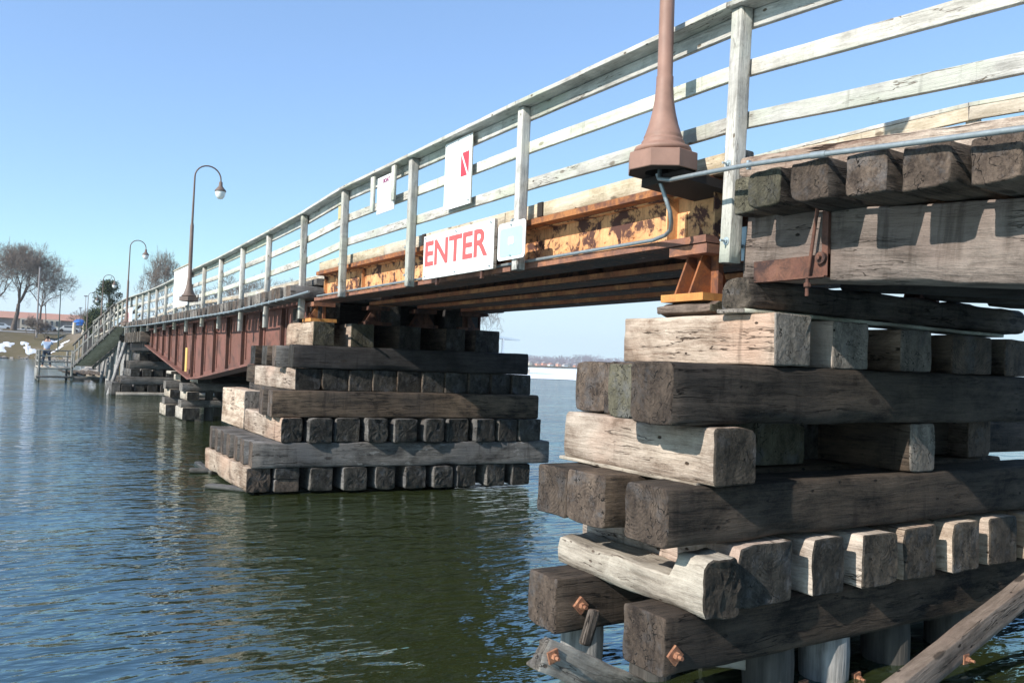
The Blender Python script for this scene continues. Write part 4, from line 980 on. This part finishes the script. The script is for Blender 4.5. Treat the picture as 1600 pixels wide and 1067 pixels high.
# juniper
def juniper(x, y, H_, R_, z0, label, seed):
    t = thing('juniper_tree', label, 'tree', (x, y, z0)); rnd = random.Random(seed)
    m = MB(); m.tube([(x, y, z0), (x + .1, y, z0 + H_ * .5), (x, y, z0 + H_ * .9)], [.2, .13, .04], 8); m.build('trunk', [M_bark], t)
    c = MB()
    clumps = []
    for i in range(46):
        f = rnd.random() ** .8; a = rnd.random() * 6.28; rr = R_ * math.sin(math.pi * (.12 + .83 * f) ** .85) * rnd.uniform(.35, 1)
        clumps.append((V((x + rr * math.cos(a), y + rr * math.sin(a), z0 + H_ * (.08 + .86 * f))), rnd.uniform(.35, .75)))
    for p, r_ in clumps:
        for k in range(170):
            d = V((rnd.gauss(0, 1), rnd.gauss(0, 1), rnd.gauss(0, 1))).normalized() * r_ * rnd.random() ** .4
            q = p + d; a = V((rnd.uniform(-1, 1), rnd.uniform(-1, 1), rnd.uniform(-.4, 1))).normalized() * .14; b = a.orthogonal().normalized() * .05
            c.add([q - b, q + b, q + a + b * .3, q + a - b * .3], [(0, 1, 2, 3)], 0 if rnd.random() < .6 else 1)
    c.build('crown', [plain('dark_evergreen', (.035, .055, .025), .9, nv=.3), plain('olive_evergreen', (.085, .095, .035), .9, nv=.3)], t)
juniper(9.1, 100, 5.6, 1.75, 3.9, 'rounded dark green juniper behind the farther lamps', 4)
juniper(7.6, 96, 2.6, 1.3, 3.2, 'low olive evergreen at the foot of the rounded juniper', 8)
# ------------------------------------------------------------------ FAR BUILDINGS AND POLES (left)
M_roof = plain('orange_tile_roof', (.42, .22, .16), .9, nv=.15, scale=1.5)
M_greyw = plain('grey_brick_wall', (.30, .275, .265), .9, nv=.1, scale=.8)
M_cream = plain('cream_stone', (.62, .53, .42), .9, nv=.1, scale=1)
M_dglass = plain('dark_window_glass', (.05, .06, .07), .2)
b = thing('long_building', 'long low grey building with orange tile roof behind the oaks', 'building', (8, 240, 5))
gz = 5.4
m = MB(); m.box(-16, 21, 240, 256, gz - .5, 9.0); m.build('wall', [M_greyw], b)
m = MB(); m.add([(-16.6, 239.2, 9.0), (21.6, 239.2, 9.0), (21.6, 256.6, 9.0), (-16.6, 256.6, 9.0), (-14, 247, 10.9), (19, 247, 10.9)], [(0, 1, 5, 4), (1, 2, 5), (2, 3, 4, 5), (3, 0, 4), (0, 3, 2, 1)]); m.build('roof', [M_roof], b)
for xc in (4.1, 9.1):
    m = MB(); m.box(xc - 1.9, xc + 1.9, 238.6, 239.98, gz - .5, 9.1); bb = m.build('bay', [M_cream], b)
    for dx in (-1.2, 0, 1.2):
        for z0 in (5.6, 7.5):
            m = MB(); m.box(xc + dx - .3, xc + dx + .3, 238.5, 238.58, z0, z0 + 1.2); m.build('window', [M_dglass], bb)
def pole(x, y, z0, z1, r_, m_, label, arm=None, cat='pole', name='utility_pole'):
    t = thing(name, label, cat, (x, y, z0)); m = MB(); m.tube([(x, y, z0), (x, y, z1)], [r_, r_ * .7], 8); m.build('shaft', [m_], t)
    if arm:
        m = MB(); m.bar((x - arm, y, z1 - .1), (x + arm, y, z1 - .1), .2, .12); m.build('arm', [m_], t)
pole(3.95, 160, 3.5, 15.4, .16, M_greyw, 'pale grey pole standing among the oaks', .15)
pole(4.15, 92, 1.4, 7.6, .055, plain('dark_green_post', (.03, .05, .045), .6), 'slender dark lamp post above the person on the dock', .2, 'lamp post', 'lamp_post')
pole(11.0, 170, 4.5, 9.5, .05, M_greyw, 'thin grey pole in front of the long building near the blue canopy', .25)
pole(7.6, 110, 2.0, 8.2, .045, M_greyw, 'thin pole just left of the far lamps', .2)
M_blue = plain('blue_tarp', (.03, .16, .50), .6, nv=.1)
m = MB(); m.lathe((11.6, 180, 6.4), [(1.35, 0), (1.3, .45), (1.05, .85), (.6, 1.15), (0, 1.25)], 16)
tag(m.build('blue_canopy', [M_blue]), 'bright blue domed canopy in front of the long grey building', 'canopy')
def car(x, y, z, col, label, rz=0.0):
    t = thing('parked_car', label, 'car', (x, y, z), 'cars parked by the far building'); mc = plain('car_paint', col, .3)
    m = MB(); pr = [(-2.1, .35), (-2.1, .8), (-1.3, .9), (-.9, 1.35), (.7, 1.38), (1.3, .92), (2.1, .8), (2.1, .35)]
    vs = [(x + a, y + s * .85, z + c) for s in (-1, 1) for a, c in pr]; n = len(pr)
    m.add(vs, [tuple(range(n)), tuple(range(2 * n - 1, n - 1, -1))] + [(k, n + k, n + (k + 1) % n, (k + 1) % n) for k in range(n)]); m.build('body', [mc], t)
    for dx in (-1.3, 1.3):
        m = MB(); m.tube([(x + dx, y - .9, z + .33), (x + dx, y + .9, z + .33)], .33, 12); m.build('wheel', [M_hole], t)
    m = MB(); m.box(x - .85, x + .6, y - .87, y + .87, z + .95, z + 1.25); m.build('window', [M_dglass], t)
car(-1.5, 200, groundz(-1.5, 200), (.7, .75, .8), 'pale car parked behind the left oak trunk')
car(10.3, 190, groundz(10.3, 190), (.75, .75, .73), 'white car parked at the bank below the blue canopy')
car(6.8, 196, groundz(6.8, 196), (.25, .3, .38), 'grey blue car parked behind the bank bushes')
M_wall = plain('retaining_wall', (.12, .10, .085), .9, nv=.3, scale=2)
m = MB(); m.box(8.0, 17, 118, 118.6, 1.0, 3.7); m.box(7.9, 17.1, 117.9, 118.7, 3.7, 3.9, 1)
tag(m.build('retaining_wall', [M_wall, M_cream]), 'dark low retaining wall on the bank left of the ramp', 'wall')
for i, (x, y, h_, lb) in enumerate(((8.9, 150, 1.9, 'short cream marker post left of the small white one on the bank'), (10.3, 150, 1.9, 'small white topped marker on the bank'))):
    m = MB(); m.lathe((x, y, 4.2), [(.28, 0), (.25, h_ * .7), (.0 if i else .22, h_)], 8); tag(m.build('marker_post', [M_cream]), lb, 'post')
# ------------------------------------------------------------------ PAVILION (right of the middle pier)
M_pav = plain('white_pavilion_paint', (.85, .86, .86), .6, nv=.03)
b = thing('pavilion', 'flat roofed white pavilion on posts beside the frozen lake', 'pavilion', (84, 150, 1))
m = MB(); vs = [(76, 150, 8.7), (93.5, 150, 7.3), (95, 158, 7.6), (77, 158, 9.0)]; vs = vs + [(a, c, d - .35) for a, c, d in vs]
m.add(vs, [(0, 1, 2, 3), (7, 6, 5, 4), (0, 4, 5, 1), (1, 5, 6, 2), (2, 6, 7, 3), (3, 7, 4, 0)]); m.build('roof', [plain('pale_grey_roof', (.55, .62, .65), .6)], b)
for x in (79.5, 82, 84, 85.6, 87.2, 88.6, 90.0): 
    m = MB(); m.box(x - .2, x + .2, 151, 151.4, .8, 8.4 - (x - 76) * .075); m.build('post', [M_pav], b)
m = MB(); m.box(78, 91, 152, 157, .6, 4.4); m.build('wall', [M_pav], b)
m = MB(); m.box(76.5, 96, 149.5, 158.5, .02, .9); structure(m.build('shore_terrace', [M_cream]))
# ------------------------------------------------------------------ FAR SHORE
M_fartree = plain('far_bare_wood', (.33, .29, .31), 1, nv=.3, scale=.05)
m = MB(); m.add([(240, 745, .0), (1300, 745, 0), (1300, 745, 2.0), (240, 745, 2.0), (240, 950, 8), (1300, 950, 8)], [(0, 1, 2, 3), (3, 2, 5, 4)])
structure(m.build('far_shore', [M_grass]))
m = MB(); rnd = random.Random(12)
for i in range(1100):
    x = rnd.uniform(400, 780); y = rnd.uniform(752, 800); h_ = 11 + 7 * noise.noise(V((x * .02, 0, 1))) + rnd.uniform(-2, 3); r_ = rnd.uniform(2.5, 4.5)
    for k in range(26):
        a = rnd.random() * 6.28; q = V((x + r_ * math.cos(a) * rnd.random(), y + r_ * math.sin(a) * rnd.random(), rnd.uniform(1.5, h_))); s_ = rnd.uniform(.5, 1.2)
        m.add([q, q + V((s_, 0, s_ * .3)), q + V((s_ * .3, .2, s_ * 1.4))], [(0, 1, 2)])
tag(m.build('far_wood', [M_fartree]), 'hazy bare woods lining the far shore beyond the ice', 'woods', kind='stuff')
hc = [(.75, .74, .7), (.6, .3, .22), (.8, .8, .8), (.55, .5, .42), (.66, .36, .26)]
for i in range(26):
    x = 425 + i * 8.5 + rnd.uniform(-2, 2); y = 750 + rnd.uniform(-1, 2); w = rnd.uniform(3, 5.5); h_ = rnd.uniform(2.2, 4.5)
    b = thing('shore_house', 'tiny house with pitched roof among the woods on the far shore', 'house', (x, y, 1), 'small houses along the far shore')
    m = MB(); m.box(x - w / 2, x + w / 2, y, y + 5, .8, 1 + h_); m.build('wall', [plain('house_wall', rnd.choice(hc), .9)], b)
    m = MB(); m.add([(x - w / 2 - .3, y - .2, 1 + h_), (x + w / 2 + .3, y - .2, 1 + h_), (x + w / 2 + .3, y + 5.2, 1 + h_), (x - w / 2 - .3, y + 5.2, 1 + h_), (x, y - .2, 2.6 + h_), (x, y + 5.2, 2.6 + h_)], [(0, 1, 4), (1, 2, 5, 4), (2, 3, 5), (3, 0, 4, 5), (0, 3, 2, 1)])
    m.build('roof', [plain('house_roof', rnd.choice([(.3, .28, .28), (.45, .25, .2)]), .9)], b)
for x, h_, w, lb, cc in ((462, 11.5, 4.5, 'pale tower block with dark cap on the far shore, right of the pavilion', (.75, .6, .42)), (482, 8.8, 9, 'pale domed hall above the far shore trees', (.85, .78, .66)), (434, 15, 5, 'white gabled tower just right of the pavilion roof', (.9, .88, .84))):
    b = thing('far_tower', lb, 'building', (x, 765, 1)); m = MB(); m.box(x - w / 2, x + w / 2, 765, 771, 1, h_); m.build('wall', [plain('tower_wall', cc, .9)], b)
    m = MB(); m.add([(x - w / 2 - .6, 764, h_), (x + w / 2 + .6, 764, h_), (x + w / 2 + .6, 772, h_), (x - w / 2 - .6, 772, h_), (x, 768, h_ + 2.5)], [(0, 1, 4), (1, 2, 4), (2, 3, 4), (3, 0, 4), (0, 3, 2, 1)]); m.build('roof', [plain('tower_roof', (.3, .25, .25) if w < 6 else (.8, .7, .6), .9)], b)
# ------------------------------------------------------------------ HAZE
t = NT('thin_haze'); t.t.nodes.remove(t.p)
pv = t.n('ShaderNodeVolumePrincipled', {'Color': (.95, .98, 1.0, 1), 'Density': .0003, 'Anisotropy': .2}); t.t.links.new(pv.outputs[0], t.out.inputs['Volume'])
m = MB(); m.box(-520, 1420, -70, 1060, -2, 45)
tag(m.build('haze', [t.m]), kind='stuff')
# ------------------------------------------------------------------ LIGHT
S = V((-1, -.17, .655)).normalized()                 # toward the sun
el = math.asin(S.z); az = math.atan2(S.x, S.y)        # clockwise from +Y
w = D.worlds.new('World'); scene.world = w; w.use_nodes = True; nt = w.node_tree
bg = nt.nodes['Background']; sky = nt.nodes.new('ShaderNodeTexSky'); sky.sky_type = 'NISHITA'; sky.sun_disc = False
sky.sun_elevation = el; sky.sun_rotation = az; sky.altitude = 0; sky.air_density = .6; sky.dust_density = .0; sky.ozone_density = 1.0
tint = nt.nodes.new('ShaderNodeMix'); tint.data_type = 'RGBA'; tint.blend_type = 'MULTIPLY'; tint.inputs[0].default_value = 1
tint.inputs[7].default_value = (.89, 1.13, 1.38, 1)
gam = nt.nodes.new('ShaderNodeGamma'); gam.inputs[1].default_value = .62; nt.links.new(sky.outputs[0], gam.inputs[0]); nt.links.new(gam.outputs[0], tint.inputs[6])
cap = nt.nodes.new('ShaderNodeMix'); cap.data_type = 'RGBA'; cap.blend_type = 'DARKEN'; cap.inputs[0].default_value = 1
cap.inputs[7].default_value = (2.15, 2.75, 3.1, 1); nt.links.new(tint.outputs[2], cap.inputs[6]); nt.links.new(cap.outputs[2], bg.inputs[0]); bg.inputs[1].default_value = .15
sun = D.lights.new('sun', 'SUN'); sun.energy = 2.95; sun.angle = math.radians(.53); sun.color = (1, .95, .87)
so = D.objects.new('sun', sun); COL.objects.link(so); so.rotation_euler = S.to_track_quat('Z', 'Y').to_euler(); so.location = (-20, -5, 15)
# ------------------------------------------------------------------ CAMERA
F = 1288.0; yaw = math.atan2(786, F); pitch = math.atan2(37, F); roll = math.radians(2.03)
fw_ = V((math.sin(yaw) * math.cos(pitch), math.cos(yaw) * math.cos(pitch), math.sin(pitch)))
r0 = V((math.cos(yaw), -math.sin(yaw), 0)); u0 = r0.cross(fw_)
c_, s_ = math.cos(roll), math.sin(roll); Rv = r0 * c_ + u0 * s_; Uv = u0 * c_ - r0 * s_
cam = D.cameras.new('camera'); cam.sensor_width = 36; cam.lens = F / 1600 * 36; cam.clip_start = .05; cam.clip_end = 4000
co = D.objects.new('camera', cam); COL.objects.link(co)
co.matrix_world = Matrix(((Rv.x, Uv.x, -fw_.x, 0), (Rv.y, Uv.y, -fw_.y, 0), (Rv.z, Uv.z, -fw_.z, 1.7), (0, 0, 0, 1)))
scene.camera = co
scene.view_settings.view_transform = 'Standard'; scene.view_settings.look = 'None'; scene.view_settings.exposure = 1.26; scene.view_settings.gamma = 1
